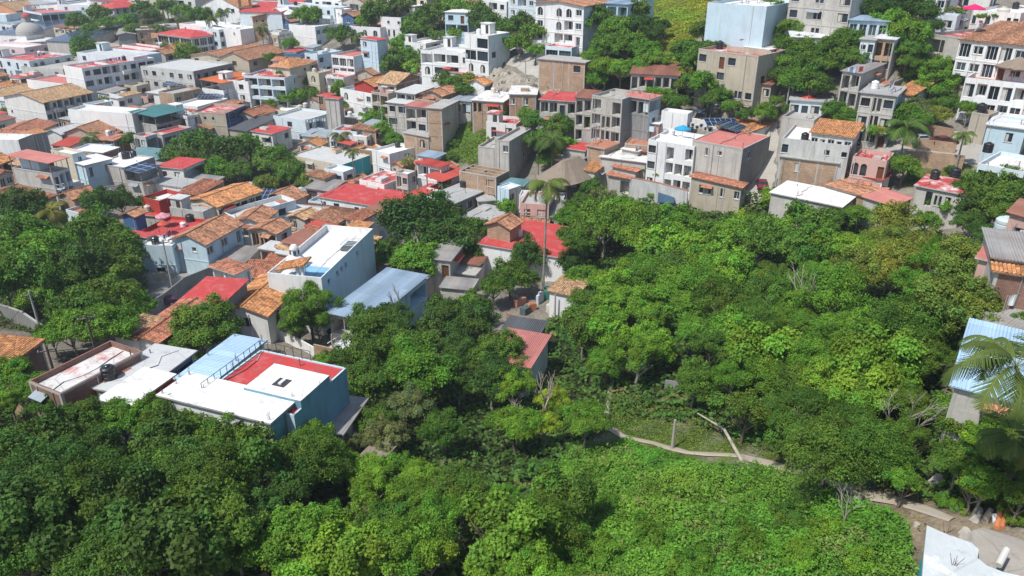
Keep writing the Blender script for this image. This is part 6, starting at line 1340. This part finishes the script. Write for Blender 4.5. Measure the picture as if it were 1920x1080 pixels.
cluster('draped over the white terrace house', [(578,572,120,'mid','loose'),(545,548,80,'bright','spray'),(595,600,60,'deep'),(560,610,55,'deep'),(510,628,24,'mid','bush'),(625,625,30,'mid','bush'),(610,670,50,'mid','bush'),(655,700,60,'deep'),(520,475,34,'dark')])
cluster('behind the depot wall', [(330,292,60,'deep'),(372,272,80,'deep'),(420,285,85,'dark'),(465,278,70,'mid'),(505,300,80,'deep'),(540,322,70,'deep'),(400,315,60,'mid'),(450,322,60,'deep'),(500,345,50,'olive'),(572,340,50,'olive')])
cluster('around the far town square', [(150,42,42,'deep'),(176,28,46,'deep'),(202,44,34,'mid'),(235,40,40,'mid'),(262,18,40,'deep'),(288,30,36,'deep'),(312,12,40,'deep'),(342,22,40,'mid'),(372,32,46,'deep'),(402,16,44,'mid'),(428,24,34,'mid'),(252,58,34,'deep'),(168,54,28,'mid')])
cluster('left of the grey school', [(155,94,54,'deep','round'),(320,86,30,'grey'),(350,100,44,'mid','round'),(76,142,20,'bright','round')])
cluster('in the low roofs at the left edge', [(215,146,18,'lime','bush'),(250,262,40,'deep'),(25,208,30,'mid'),(185,188,24,'olive','bush'),(290,388,40,'mid','round'),(268,380,34,'mid')])
cluster('below the top apartment block', [(575,30,50,'mid'),(590,28,40,'deep'),(547,82,30,'mid'),(640,66,50,'deep'),(508,108,26,'deep'),(570,25,36,'mid')])
cluster('in the top wood', [(700,22,60,'deep'),(745,12,50,'deep'),(690,40,40,'mid'),(795,35,60,'deep'),(825,22,60,'deep'),(860,20,60,'mid'),(780,55,50,'deep'),(765,85,50,'mid'),(768,45,40,'mid'),(845,5,50,'deep')])
cluster('beside the light blue tower block', [(755,82,44,'mid'),(750,112,60,'deep'),(735,125,45,'mid'),(775,105,50,'mid'),(708,128,30,'deep'),(775,125,40,'bright'),(828,68,34,'deep'),(862,62,40,'bright')])
cluster('right of the slab house', [(905,38,66,'dark'),(930,50,60,'dark'),(955,52,50,'deep'),(925,78,50,'deep'),(950,80,44,'mid'),(900,20,50,'deep'),(925,110,18,'bright','bush'),(985,40,46,'deep'),(1000,62,60,'deep'),(975,82,50,'mid'),(1005,95,36,'mid'),(1028,50,34,'deep')])
cluster('below the white villa with red awning', [(835,150,50,'deep'),(860,155,50,'deep'),(880,150,40,'olive'),(800,150,30,'mid'),(868,168,40,'deep'),(845,136,34,'mid')])
cluster('beside the beige apartment towers', [(568,152,34,'deep'),(508,196,26,'mid','round'),(560,182,40,'mid'),(582,178,38,'deep'),(535,185,30,'mid'),(637,168,40,'mid','round'),(640,192,34,'deep'),(545,198,22,'bright','bush')])
cluster('at the foot of the brick row', [(700,226,50,'mid','round'),(722,242,46,'mid'),(745,228,30,'bright'),(690,222,36,'mid'),(735,262,44,'mid'),(715,215,34,'deep')])
cluster('on the steep green bank', [(890,236,28,'deep','bush'),(868,212,24,'bright','bush'),(905,222,30,'mid','bush'),(850,268,30,'deep','bush'),(845,295,36,'deep','bush'),(935,215,34,'deep')])
cluster('behind the bare concrete house', [(1005,225,60,'deep'),(1045,235,70,'deep'),(1010,262,60,'deep'),(1050,275,60,'mid'),(1030,300,50,'deep'),(985,215,40,'mid')])
cluster('climbing the grey frame house', [(1115,198,30,'deep'),(1108,226,46,'mid'),(1122,178,24,'mid')])
cluster('on the hill left of the yellow grass', [(1130,35,60,'deep'),(1160,55,70,'mid'),(1195,45,60,'dark'),(1225,62,50,'dark'),(1245,48,36,'dark'),(1130,85,60,'mid'),(1170,82,70,'mid'),(1205,92,60,'mid'),(1135,128,60,'bright'),(1112,108,50,'mid'),(1165,128,56,'bright'),(1195,125,50,'mid'),(1225,110,56,'mid'),(1118,150,44,'mid'),(1200,20,50,'deep'),(1145,10,50,'mid')])
cluster('on the hill right of the yellow grass', [(1285,95,60,'deep'),(1305,115,60,'mid'),(1335,95,60,'deep'),(1322,60,60,'deep'),(1345,30,56,'dark'),(1340,125,44,'mid'),(1365,8,40,'deep')])
cluster('around the rusty gallery house', [(1292,160,50,'olive'),(1322,155,70,'mid'),(1352,175,50,'deep'),(1288,138,40,'gold'),(1225,172,40,'mid'),(1250,182,50,'mid'),(1272,192,44,'deep'),(1335,190,44,'deep'),(1370,200,40,'mid'),(1400,215,36,'deep'),(1430,210,50,'mid')])
cluster('beside the weathered concrete house', [(1462,20,50,'deep'),(1485,50,50,'mid'),(1470,80,44,'deep'),(1445,10,36,'deep'),(1462,60,34,'deep')])
cluster('below the narrow sheet roof', [(1502,88,66,'mid'),(1500,115,60,'deep'),(1530,102,60,'deep'),(1560,95,70,'deep'),(1582,72,54,'deep'),(1592,108,54,'deep'),(1545,120,60,'deep'),(1490,150,70,'mid'),(1520,155,80,'deep'),(1546,162,50,'dark'),(1470,142,50,'deep'),(1475,115,44,'bright')])
cluster('in the upper right wood', [(1620,15,60,'dark'),(1660,10,60,'dark'),(1700,12,60,'dark'),(1738,22,54,'dark'),(1680,40,60,'bright'),(1702,62,70,'mid'),(1655,48,50,'bright'),(1725,60,50,'deep'),(1695,92,50,'deep'),(1718,90,44,'mid'),(1640,38,40,'bright'),(1745,50,40,'dark')])
cluster('on the scrub slope', [(1750,118,50,'mid','bush'),(1770,150,60,'mid','bush'),(1725,140,50,'bright','bush'),(1745,170,60,'mid','bush'),(1775,190,50,'deep','bush'),(1720,195,46,'grey'),(1735,215,46,'grey'),(1760,215,44,'olive'),(1785,130,40,'mid','bush'),(1700,115,40,'deep')])
cluster('around the red sun sail', [(1560,205,50,'deep'),(1582,218,50,'mid'),(1602,225,40,'deep'),(1480,205,28,'deep'),(1700,215,60,'mid'),(1725,225,50,'mid'),(1640,245,36,'mid'),(1610,240,30,'deep'),(1665,248,30,'bright'),(1815,205,40,'mid','loose'),(1455,190,30,'deep')])
cluster('beside the meadow', [(1695,312,54,'mid'),(1710,330,30,'deep','bush'),(1785,318,26,'deep','bush'),(1675,298,36,'mid'),(1760,345,24,'mid','bush')])
cluster('above the big white tank', [(1850,350,80,'deep'),(1890,345,80,'deep'),(1880,385,90,'deep'),(1840,395,80,'dark'),(1825,420,60,'dark'),(1905,410,70,'deep'),(1800,380,50,'deep'),(1770,385,50,'mid'),(1925,370,60,'deep'),(1850,435,50,'dark')])
cluster('below the junk porch', [(1918,605,50,'deep','round'),(1880,780,50,'mid'),(1800,605,50,'deep')])
# ------------------------------------------------------------------ the small houses packed between the named ones
TREEZ = [FOREST, [(800,325),(838,212),(905,186),(972,228),(905,335)], [(1680,90),(1810,90),(1800,250),(1690,250)], SLOPE, ZONES[2][0], ZONES[3][0], ZONES[4][0], ZONES[5][0], ZONES[6][0], ZONES[7][0], ZONES[8][0], ZONES[9][0], ZONES[10][0], ZONES[11][0], ZONES[14][0], ZONES[15][0] if len(ZONES) > 15 else ZONES[14][0],
  [(1385,225),(1460,225),(1450,390),(1375,390)], [(215,480),(450,440),(460,520),(250,620)], [(0,540),(700,540),(700,1080),(0,1080)], [(1600,240),(1920,240),(1920,320),(1600,310)], [(880,80),(1080,80),(1090,180),(880,140)],
  [(560,40),(900,0),(1000,130),(700,130)], [(1090,0),(1440,0),(1480,240),(1100,160)], [(1440,60),(1620,60),(1620,190),(1440,200)], [(640,520),(1920,520),(1920,1080),(640,1080)], [(760,395),(930,395),(930,520),(700,520)], [(1700,250),(1920,260),(1920,520),(1700,520)]]
used_l = {h['label'] for h in HOUSES}; nf = 0; r2 = random.Random(21); FH = [h for h in HOUSES]
refs = [h for h in HOUSES if len(h['label'].split()) <= 10]
CNAME = {'W': 'white', 'w': 'off white', 'D': 'stained grey', 'c': 'pale concrete', 'k': 'tan brick', 'K': 'brick', 'B': 'cream', 'u': 'pale blue', 'P': 'pink', 'b': 'sandy', 'C': 'bare concrete', 'O': 'rust orange'}
def clear(x, y, rad):
    for h in FH:
        q = Vector((x, y, 0))-Vector((h['A'].x, h['A'].y, 0)); a = q.dot(h['u']); b_ = q.dot(h['v'])
        dx = max(-a, 0, a-h['X']); dy = max(-b_, 0, b_-h['Y'])
        if dx*dx+dy*dy < rad*rad: return False
    for tx, ty, R in TPOS:
        if (tx-x)**2+(ty-y)**2 < (R*.55+rad*.7)**2: return False
    return True
for _ in range(16000):
    if nf >= 260: break
    px, py = r2.uniform(-10, 1925), r2.uniform(8, 545)
    if any(inpoly(np.array([px]), np.array([py]), z_)[0] for z_ in TREEZ): continue
    g, d = hit(px, py)
    X_, Y_ = r2.uniform(2.6, 7.5), r2.uniform(2.6, 7.0)
    if not clear(g.x, g.y, max(X_, Y_)*.50): continue
    near_ = min(FH, key=lambda h: (h['A'].x-g.x)**2+(h['A'].y-g.y)**2); rz = near_['rz']+r2.uniform(-.06, .06)
    H_ = r2.choice((2.8, 3.2, 3.6, 4.5, 5.6, 6.2)); u = Vector((math.cos(rz), math.sin(rz), 0)); v = Vector((-math.sin(rz), math.cos(rz), 0)); A = Vector((g.x, g.y, 0))-u*X_/2-v*Y_/2; A.z = tz(A.x, A.y)+H_
    wk = r2.choice('WWWWwwDckKBuPbCcWu'); rf = r2.choice(['f:white', 'f:conc', 'F:grey', 'F:greyl', 'f:redp', 'F:red', 't:tile', 'T:tiler', 'm:tile', 's:tiley', 'm:asb', 'm:steel', 's:rust', 'f:terra', 'c:redm', 'o:conc', 'f:whited', 't:tileo', 'f:conc', 'm:tiler'])
    kd = 'shed' if max(X_, Y_) < 5.0 and H_ < 4 else ('town_house' if H_ > 5 else 'cottage'); kw = kd.replace('town_', '')  # all are small infill houses; shed, cottage and house only sort them by size
    best = None
    for h in sorted(refs, key=lambda h: (h['A'].x-g.x)**2+(h['A'].y-g.y)**2)[:6]:
        hx, hy = proj(*(h['A']+h['u']*h['X']/2+h['v']*h['Y']/2)); dx, dy = px-hx, py-hy
        dr = ('left of' if dx < 0 else 'right of') if abs(dx) > abs(dy)*1.3 else ('just above' if dy < 0 else 'just below')
        lab = 'small %s %s %s the %s' % (CNAME[wk], kw, dr, h['label'])
        if lab not in used_l and len(lab.split()) <= 16: best = lab; break
    if not best: continue
    pts = [proj(*q)[:2] for q in (A, A+v*Y_, A+u*X_)]
    rows = r2.choice(['w.', 'ww', 'L.', 'dw', 'Ow', 's.']); rows2 = r2.choice(['w.', 'w', 'LL', 'dw', '.w', 'O'])
    if H_ > 5: rows += '/'+r2.choice(['ww', 'dw', 'w.', 'LL']); rows2 += '/'+r2.choice(['w', 'ww', 'd.'])
    house('%s|%s|full|%s|%.2f|%s|%s|%s|%s|keep fixh%s' % (kd, best, ','.join('%.2f' % c for q in pts for c in q), H_, rf, wk, rows, rows2, '' if r2.random() < .5 else ' bare'))
    used_l.add(best); nf += 1
print('fillers', nf)

# potted greens on terraces
for i, (x, y, w_, c_, l) in enumerate([(552,462,16,'mid','potted palm like shrub left end of the white terrace planting'),(562,452,18,'bright','tall leafy pot plant in the middle of the white terrace planting'),(574,450,16,'mid','round pot plant at the right of the white terrace planting'),
  (1268,232,26,'mid','green shrub under the cream awning of the white complex'),(1290,304,14,'mid','balcony hedge on the right of the white stepped house'),(1283,332,16,'mid','lower balcony hedge of the white stepped house'),
  (1211,327,16,'deep','dark plants in the walled garden'),(1230,332,14,'lime','bright climbing plant in the walled garden'),(916,263,10,'lime','yellow shrub on the lower concrete terrace'),(947,240,10,'lime','yellow shrub under the white frame'),
  (1780,28,20,'olive','long planter shrub at the left of the restaurant terrace'),(1800,32,18,'mid','second planter shrub of the restaurant terrace'),(1838,40,18,'mid','planter shrub right of the pink parasol'),(1860,38,16,'mid','planter shrub near the cream tank'),(218,144,16,'lime','yellow flowering shrub on the hotel balcony'),(200,196,22,'olive','left bushy plant on the white roof terrace wall'),(525,141,14,'mid','green planter on the beige apartment roof')]):
    p, hs = roofz(x, y+3, 3); t = thing('potted_shrub', l, 'plant', p, 0, 'terrace plants'); d = (p-cam.location).length; R = w_*.5*d/FPX
    o = put('foliage', proto('bush', 1, i % 3), t, (0, 0, R*.7+.35)); o.scale = (R, R, R*1.1); o.color = (*PAL[c_], 1)
    pot = MB(); pot.lathe([(0, 0), (.22, 0), (.32, .42), (.26, .42), (.24, .36), (0, .36)], mat('plain', (.40, .16, .08)), 12); pot.build('pot', t)

# palms
def frond_mesh(seed, L_=1.0, n=26, droop=1.0):
    r = random.Random(seed); v = []; f = []; tn = []
    def add(pts, c):
        b_ = len(v); v.extend(pts); f.append([b_, b_+1, b_+2, b_+3]); tn.extend([c]*4)
    nf = 14
    for k in range(nf):
        a = 2*math.pi*k/nf*1.0+r.uniform(-.2, .2); el = r.uniform(-.25, 1.25); ln = r.uniform(.82, 1.05); pr = Vector((0, 0, 0)); h = Vector((math.cos(a), math.sin(a), 0)); side = Vector((-math.sin(a), math.cos(a), 0)); ang = el; c0 = r.uniform(.75, 1.2); c = (c0*(1.5 if el < .0 else 1), c0, c0*.9)
        for i in range(n):
            t = i/n; ang -= (.055+.045*t)*droop; q = pr+(h*math.cos(ang)+Vector((0, 0, 1))*math.sin(ang))*(ln/n); up = side.cross(q-pr).normalized()
            add([pr-side*.008, pr+side*.008, q+side*.006, q-side*.006], (c[0]*1.6, c[1]*1.2, c[2]))
            if t > .12:
                w_ = .30*math.sin(min(1, (1-t)*1.5+.08)*math.pi/2)*(.6+.4*min(1, t*4))
                for s in (-1, 1):
                    for z in (0, .5):
                        b0 = pr.lerp(q, z); e = b0+side*s*w_*.80+(q-pr).normalized()*w_*.45-Vector((0, 0, 1))*w_*r.uniform(.30, .6); g = (q-pr).normalized()*.011; add([b0-g, b0+g, e+g*.35, e-g*.35], c)
            pr = q
    return fastmesh('fronds', np.array([tuple(q) for q in v]), np.array(f), [LEAF], col=np.array(tn))
FR = [frond_mesh(s) for s in range(3)]
def palm(px, py, h, R, label, lean=(0, 0), col=(.10, .15, .03), i=0, group='palm trees', tr_=.16):
    """px, py: heart of the crown in the photograph"""
    p, d = hit(px, py, h); b_ = Vector((p.x-lean[0], p.y-lean[1], 0)); b_.z = tz(b_.x, b_.y); t = thing('palm_tree', label, 'palm tree', b_, 0, group); tr = MB(); e = p-b_; pr = Vector((0, 0, -.3)); n = 12
    for k in range(1, n+1):
        s = k/n; q = Vector((e.x*s**1.6, e.y*s**1.6, e.z*s)); tr.tube(pr, q, tr_*(1-.4*(k-1)/n)+(.012 if k % 2 else 0), tr_*(1-.4*k/n), BARKP, 8, False); pr = q
    tr.build('trunk', t); o = put('fronds', FR[i % 3], t, e); o.scale = (R, R, R); o.rotation_euler = (0, 0, i*1.3); o.color = (*col, 1); return t
palm(1027, 345, 17.5, 4.1, 'tall slender coconut palm standing alone before the red roof', (.4, .8), (.12, .17, .035), 0, 'palm trees', .19)
palm(1036, 262, 9, 4.6, 'big dark palm between the bare concrete house and red flat roof', (0, 0), (.07, .12, .025), 1)
palm(1905, 688, 12.5, 3.9, 'large coconut palm hanging over the sky blue roof', (-5.2, -2), (.095, .14, .035), 2)
palm(1898, 815, 6, 2.6, 'smaller palm below the large coconut palm at the right', (-3, -.5), (.09, .14, .03), 1)
palm(95, 395, 9, 3.6, 'yellowing palm among the round left trees', (0, 0), (.16, .16, .03), 1)
palm(1700, 240, 7, 4.6, 'fan of palm leaves beside the parked cars', (0, 0), (.08, .15, .03), 2)
palm(1808, 252, 6, 2.4, 'small palm in front of the big white building corner', (0, 0), (.10, .16, .03), 0)
palm(638, 252, 7, 3.4, 'scruffy palm at the foot of the tall pale tower', (0, 0), (.11, .14, .04), 0)
palm(660, 285, 10, 2.2, 'thin palm leaning over the red section of the depot roof', (0, 0), (.08, .12, .03), 2)
palm(1010, 262, 8, 3.4, 'left fronds of the palm group behind the concrete house', (0, 0), (.06, .11, .02), 0)
palm(168, 258, 6, 3.6, 'palm between the orange tile roofs at the left', (0, 0), (.08, .13, .03), 1)
palm(668, 65, 8, 4.0, 'palm left of the arched white house', (0, 0), (.07, .12, .03), 0)
palm(490, 52, 8, 3.6, 'palm at the corner of the brick hall', (0, 0), (.08, .12, .03), 1)
palm(832, 345, 4, 1.6, 'small palm in the walled court of the red roofs', (0, 0), (.09, .15, .03), 2)
palm(765, 300, 6, 2.6, 'courtyard palm right of the green netting', (0, 0), (.10, .15, .03), 1)
palm(745, 10, 8, 3.2, 'palm in front of the top wood', (0, 0), (.08, .12, .03), 1)
for i, (x, y, s) in enumerate([(270, 22, 'leftmost'), (292, 48, 'second'), (304, 52, 'third'), (340, 34, 'fourth'), (396, 36, 'fifth'), (420, 22, 'rightmost')]): palm(x, y, 9, 3.4, s+' palm standing in the far town square', (0, 0), (.08, .12, .03), i)
# bare and leafless trees, fallen trunk
def snag(px, py, h, label, col=(.42, .38, .32), spread=.5, seed=1, lean=(0, 0)):
    r = random.Random(seed); p, d = hit(px, py); t = thing('bare_tree', label, 'tree', p); a = MB(); m = mat('bark', col)
    def grow(q, dr, ln, rad, dep):
        e = q+dr*ln; a.tube(q, e, rad, rad*.65, m, 5, False)
        if dep:
            for k in range(3 if dep > 1 else 2):
                nd = (dr+Vector((r.uniform(-1, 1), r.uniform(-1, 1), r.uniform(-.2, .8)))*spread).normalized(); grow(e if k else q.lerp(e, .7), nd, ln*r.uniform(.55, .8), rad*.6, dep-1)
    grow(Vector((0, 0, -.3)), Vector((lean[0], lean[1], 1)).normalized(), h*.42, h*.022, 4); a.build('trunk', t)
snag(1400, 78, 9, 'leafless grey tree before the blank blue grey wall', (.30, .29, .28), .6, 2)
snag(1655, 560, 6.0, 'bare pale branches rising out of the golden trees', (.45, .42, .36), .5, 3)
snag(1016, 815, 6.5, 'pale crooked branching trunk left of the footpath', (.42, .36, .28), .6, 5)
snag(966, 835, 5, 'pale broken trunk among the light footpath trees', (.42, .36, .28), .7, 8, (.3, 0))
snag(755, 640, 8, 'slim pale trunk sticking out of the tall dark trees', (.40, .37, .30), .3, 7)
snag(1465, 880, 4.5, 'crooked grey trunk beside the footpath bend', (.35, .32, .28), .6, 9, (.4, 0))
snag(1850, 560, 6, 'thin bare trunk beside the junk filled porch', (.35, .32, .28), .4, 10)
cluster('hiding the front wall of the blue walled house', [(345,735,70,'deep','loose'),(375,755,80,'mid','bigleaf'),(425,792,90,'deep','bigleaf'),(500,790,80,'mid','loose'),(290,765,80,'deep'),(545,800,60,'bright')])
cluster('beside the wall of the sky blue roof house', [(1782,765,60,'mid'),(1800,800,70,'deep'),(1838,812,60,'mid'),(1875,825,60,'deep')])
cluster('at the foot of the right palms', [(1835,925,40,'mid','bush'),(1865,935,40,'deep','bush'),(1895,950,44,'mid','bush'),(1800,950,36,'bright','bush'),(1770,938,34,'mid','bush'),(1910,975,40,'deep','bush')])
for i, (x, y, h_, l) in enumerate([(1500,640,6,'pale dead limb in the middle of the wood'),
  (1580,990,2.6,'dead pale stump among the vines'),(1660,860,5,'grey bare fork above the dirt path')]): snag(x, y, h_*1.25, l, (.38, .34, .28), .6, 20+i)
a = hit(1392, 866, .3)[0]; b_ = hit(1308, 775, 1.4)[0]; lg = MB(); mid = (a+b_)/2+Vector((.5, .3, .5)); lg.tube((0, 0, 0), mid-a, .17, .12, mat('bark', (.46, .42, .34)), 8); lg.tube(mid-a, b_-a, .12, .05, mat('bark', (.46, .42, .34)), 8); tag(lg.build('fallen_trunk', None, a), 'long pale fallen trunk reaching from the footpath to the dark trees', 'fallen trunk')

# ------------------------------------------------------------------ ground cover (uncountable)
def cover(name, label, poly, dens, leaf, hmax, pal, seed, clump=2.2, nmax=150000, asp=.6):
    rng = np.random.default_rng(seed); g = np.array(gpoly(poly)); lo, hi = g.min(0), g.max(0); area = np.prod(hi-lo); n = int(min(area*dens, nmax*2))
    q = rng.uniform(lo, hi, (n, 2)); q = q[inpoly(q[:, 0], q[:, 1], [tuple(k) for k in g])]
    if len(PATHXY): dd = np.full(len(q), 9.0)
    for (a_, b_, w_) in PATHXY: e_ = b_-a_; t_ = np.clip(((q-a_)@e_)/max(e_@e_, 1e-6), 0, 1)[:, None]; dd = np.minimum(dd, np.linalg.norm(q-(a_+t_*e_), axis=1)-w_)
    q = q[dd > .12+.3*rng.uniform(0, 1, len(q))][:nmax]; x, y = q.T
    GR = rng.uniform(0, 1, (64, 64))
    def vn(s, a):
        u, w_ = x/s+a*7.3, y/s+a*3.1; i, j = np.floor(u).astype(int), np.floor(w_).astype(int); p, q_ = u-i, w_-j; p = p*p*(3-2*p); q_ = q_*q_*(3-2*q_)
        g_ = lambda a_, b_: GR[a_ % 64, b_ % 64]
        return (g_(i, j)*(1-p)+g_(i+1, j)*p)*(1-q_)+(g_(i, j+1)*(1-p)+g_(i+1, j+1)*p)*q_
    f = lambda s, a: np.clip(.5+(.6*vn(s*1.6, a)+.4*vn(s*.7, a+1)-.5)*1.7, 0, 1)
    hgt = hmax*(.12+.88*(f(clump, seed)*.5+f(clump*.37, seed+2)*.5)**1.5); z = tzv(x, y)+hgt*rng.uniform(.55, 1.0, len(x))
    gxn = (f(clump*.37, seed+2)-.5); Nn = unit(np.stack([rng.normal(0, .5, len(x)), rng.normal(0, .5, len(x)), np.ones(len(x))], 1)); k = rng.uniform(.6, 1.35, len(x))*(.75+.5*f(clump*.6, seed+5)); hu = (f(clump*2.3, seed+9)-.5)*.5
    dry = np.clip((f(1.3, seed+7)-.80)*6, 0, .8)*rng.uniform(0, 1, len(x)); mix_ = lambda c, d: c*(1-dry)+d*dry*rng.uniform(.6, 1.2, len(x)); leaf = leaf*(.75+.7*f(clump*1.6, seed+11))
    tint = np.stack([mix_(pal[0]*k*(1+hu), .30), mix_(pal[1]*k, .26), mix_(pal[2]*k, .11)], 1); v, fa, t = leaves(np.stack([x, y, z], 1), Nn, leaf, tint, rng, asp)
    o = put(name, fastmesh(name, v, fa, [LEAF], col=t)); o.color = (1, 1, 1, 1); tag(o, label, 'ground cover', None, 'stuff')
cover('vines', 'dense bright green vines covering the slope below the footpath', SLOPE, 190, .15, 1.6, (.130, .275, .028), 3, clump=2.6, nmax=260000)
cover('weed_tangle', 'taller broad leaved weeds standing out of the vine slope', SLOPE, 14, .24, 2.2, (.115, .245, .028), 21, clump=2.1, nmax=60000, asp=.45)
cover('undergrowth', 'deep green undergrowth on the floor of the wood', FOREST, 9, .5, 1.4, (.07, .14, .024), 5, nmax=140000)
cover('weeds', 'low yellow green weeds above the footpath', [(1140,740),(1180,740),(1300,770),(1420,810),(1480,870),(1400,850),(1290,845),(1150,812)], 90, .16, .5, (.13, .20, .03), 7)
cover('grass', 'pale grass and weeds beside the dirt path', [(1600,900),(1700,905),(1800,930),(1830,965),(1760,960),(1640,935)], 70, .16, .45, (.11, .18, .03), 8)
cover('grass', 'dry grass patch left of the rounded slab', [(1600,935),(1680,950),(1760,968),(1740,980),(1725,1000),(1700,990)], 30, .14, .25, (.17, .17, .05), 9)
cover('bank_grass', 'long green grass on the steep bank above the brick house', ZONES[2][0], 26, .42, 1.1, (.13, .21, .03), 10, asp=.35)
cover('yellow_grass', 'yellow green grass on the hill at the top', ZONES[3][0], 20, .5, .8, (.27, .33, .035), 11, asp=.35)
cover('scrub', 'tall green scrub left of the big white building', ZONES[4][0], 30, .36, 1.2, (.09, .15, .03), 12, asp=.35)
cover('meadow_grass', 'short meadow grass behind the stained roof house', ZONES[5][0], 40, .22, .25, (.13, .17, .04), 13, asp=.35)
cover('weeds', 'weeds on the vacant lot at the left', ZONES[7][0], 14, .34, .8, (.07, .12, .025), 14)

cluster('in the vines below the footpath', [(1150,960,80,'mid','bush'),(1215,1010,90,'mid','bush'),(1290,1060,100,'mid','bush'),(1400,1020,90,'mid','bush'),(1480,965,90,'deep','bush'),(1500,1040,90,'bright','bush'),(1560,1000,80,'bright','bush'),(1620,1050,70,'bright','bush'),(1120,1040,110,'mid','bush'),])

cluster('along the white roof edge', [(1450,372,60,'bright'),(1500,390,60,'mid'),(1560,405,50,'deep'),(1610,402,50,'mid'),(1660,408,60,'mid'),(1470,345,24,'mid'),(1735,415,50,'mid')])
cluster('over the little brown roof', [(650,870,80,'mid'),(700,885,80,'bright'),(745,870,60,'mid'),(600,845,80,'bright'),(665,830,50,'grey','loose')])

# woods that go on beyond both edges of the picture
def beyond(label, gp, n, seed):
    rng = np.random.default_rng(seed); q = rng.uniform(np.min(gp, 0), np.max(gp, 0), (n, 2)); q = q[inpoly(q[:, 0], q[:, 1], gp)]; k = rng.integers(0, len(q), 90*len(q)); c = q[k]; R_ = rng.uniform(2.2, 4.2, len(q))[k]
    D = unit(rng.normal(size=(len(k), 3))+np.array([0, 0, .6])); x, y = c[:, 0]+D[:, 0]*R_, c[:, 1]+D[:, 1]*R_; z = tzv(c[:, 0], c[:, 1])+4.2+D[:, 2]*R_*.7; t = rng.uniform(.6, 1.3, len(k))*rng.uniform(.7, 1.2, len(q))[k]
    v, f, tt = leaves(np.stack([x, y, z], 1), unit(D+rng.normal(size=D.shape)*.5), .85, np.stack([.11*t, .20*t, .03*t], 1), rng); o = put('outer_wood', fastmesh('outer_wood', v, f, [LEAF], col=tt)); tag(o, label, 'wood', None, 'stuff')
beyond('continuous wood beyond the right edge of the picture', [(38, 22), (48, 60), (66, 90), (100, 135), (135, 190), (300, 260), (300, 20)], 6500, 4)
beyond('continuous wood beyond the left edge of the picture', [(-36, 30), (-52, 60), (-72, 88), (-105, 118), (-200, 150), (-260, 100), (-120, 20)], 4000, 6)
# ------------------------------------------------------------------ the humid air
me = bpy.data.meshes.new('haze'); x0, x1, y0, y1, z0, z1 = -7000, 7000, -4000, 7000, float(ZZ.min())-2, max(84.0, float(ZZ.max())+3, max(h['z'] for h in HOUSES)+6)
vv = [(x, y, z) for x in (x0, x1) for y in (y0, y1) for z in (z0, z1)]
me.from_pydata(vv, [], [(0, 1, 3, 2), (4, 6, 7, 5), (0, 4, 5, 1), (2, 3, 7, 6), (0, 2, 6, 4), (1, 5, 7, 3)]); me.update()
m = bpy.data.materials.new('haze'); m.use_nodes = True; N = m.node_tree.nodes; N.remove(N['Principled BSDF']); pv = N.new('ShaderNodeVolumePrincipled'); pv.inputs['Density'].default_value = .00028; pv.inputs['Color'].default_value = (.86, .92, 1, 1); pv.inputs['Anisotropy'].default_value = .2
m.node_tree.links.new(pv.outputs[0], N['Material Output'].inputs['Volume']); me.materials.append(m); tag(put('haze', me), 'thin humid haze over the whole valley', 'haze', None, 'stuff')
print('haze', z0, z1)
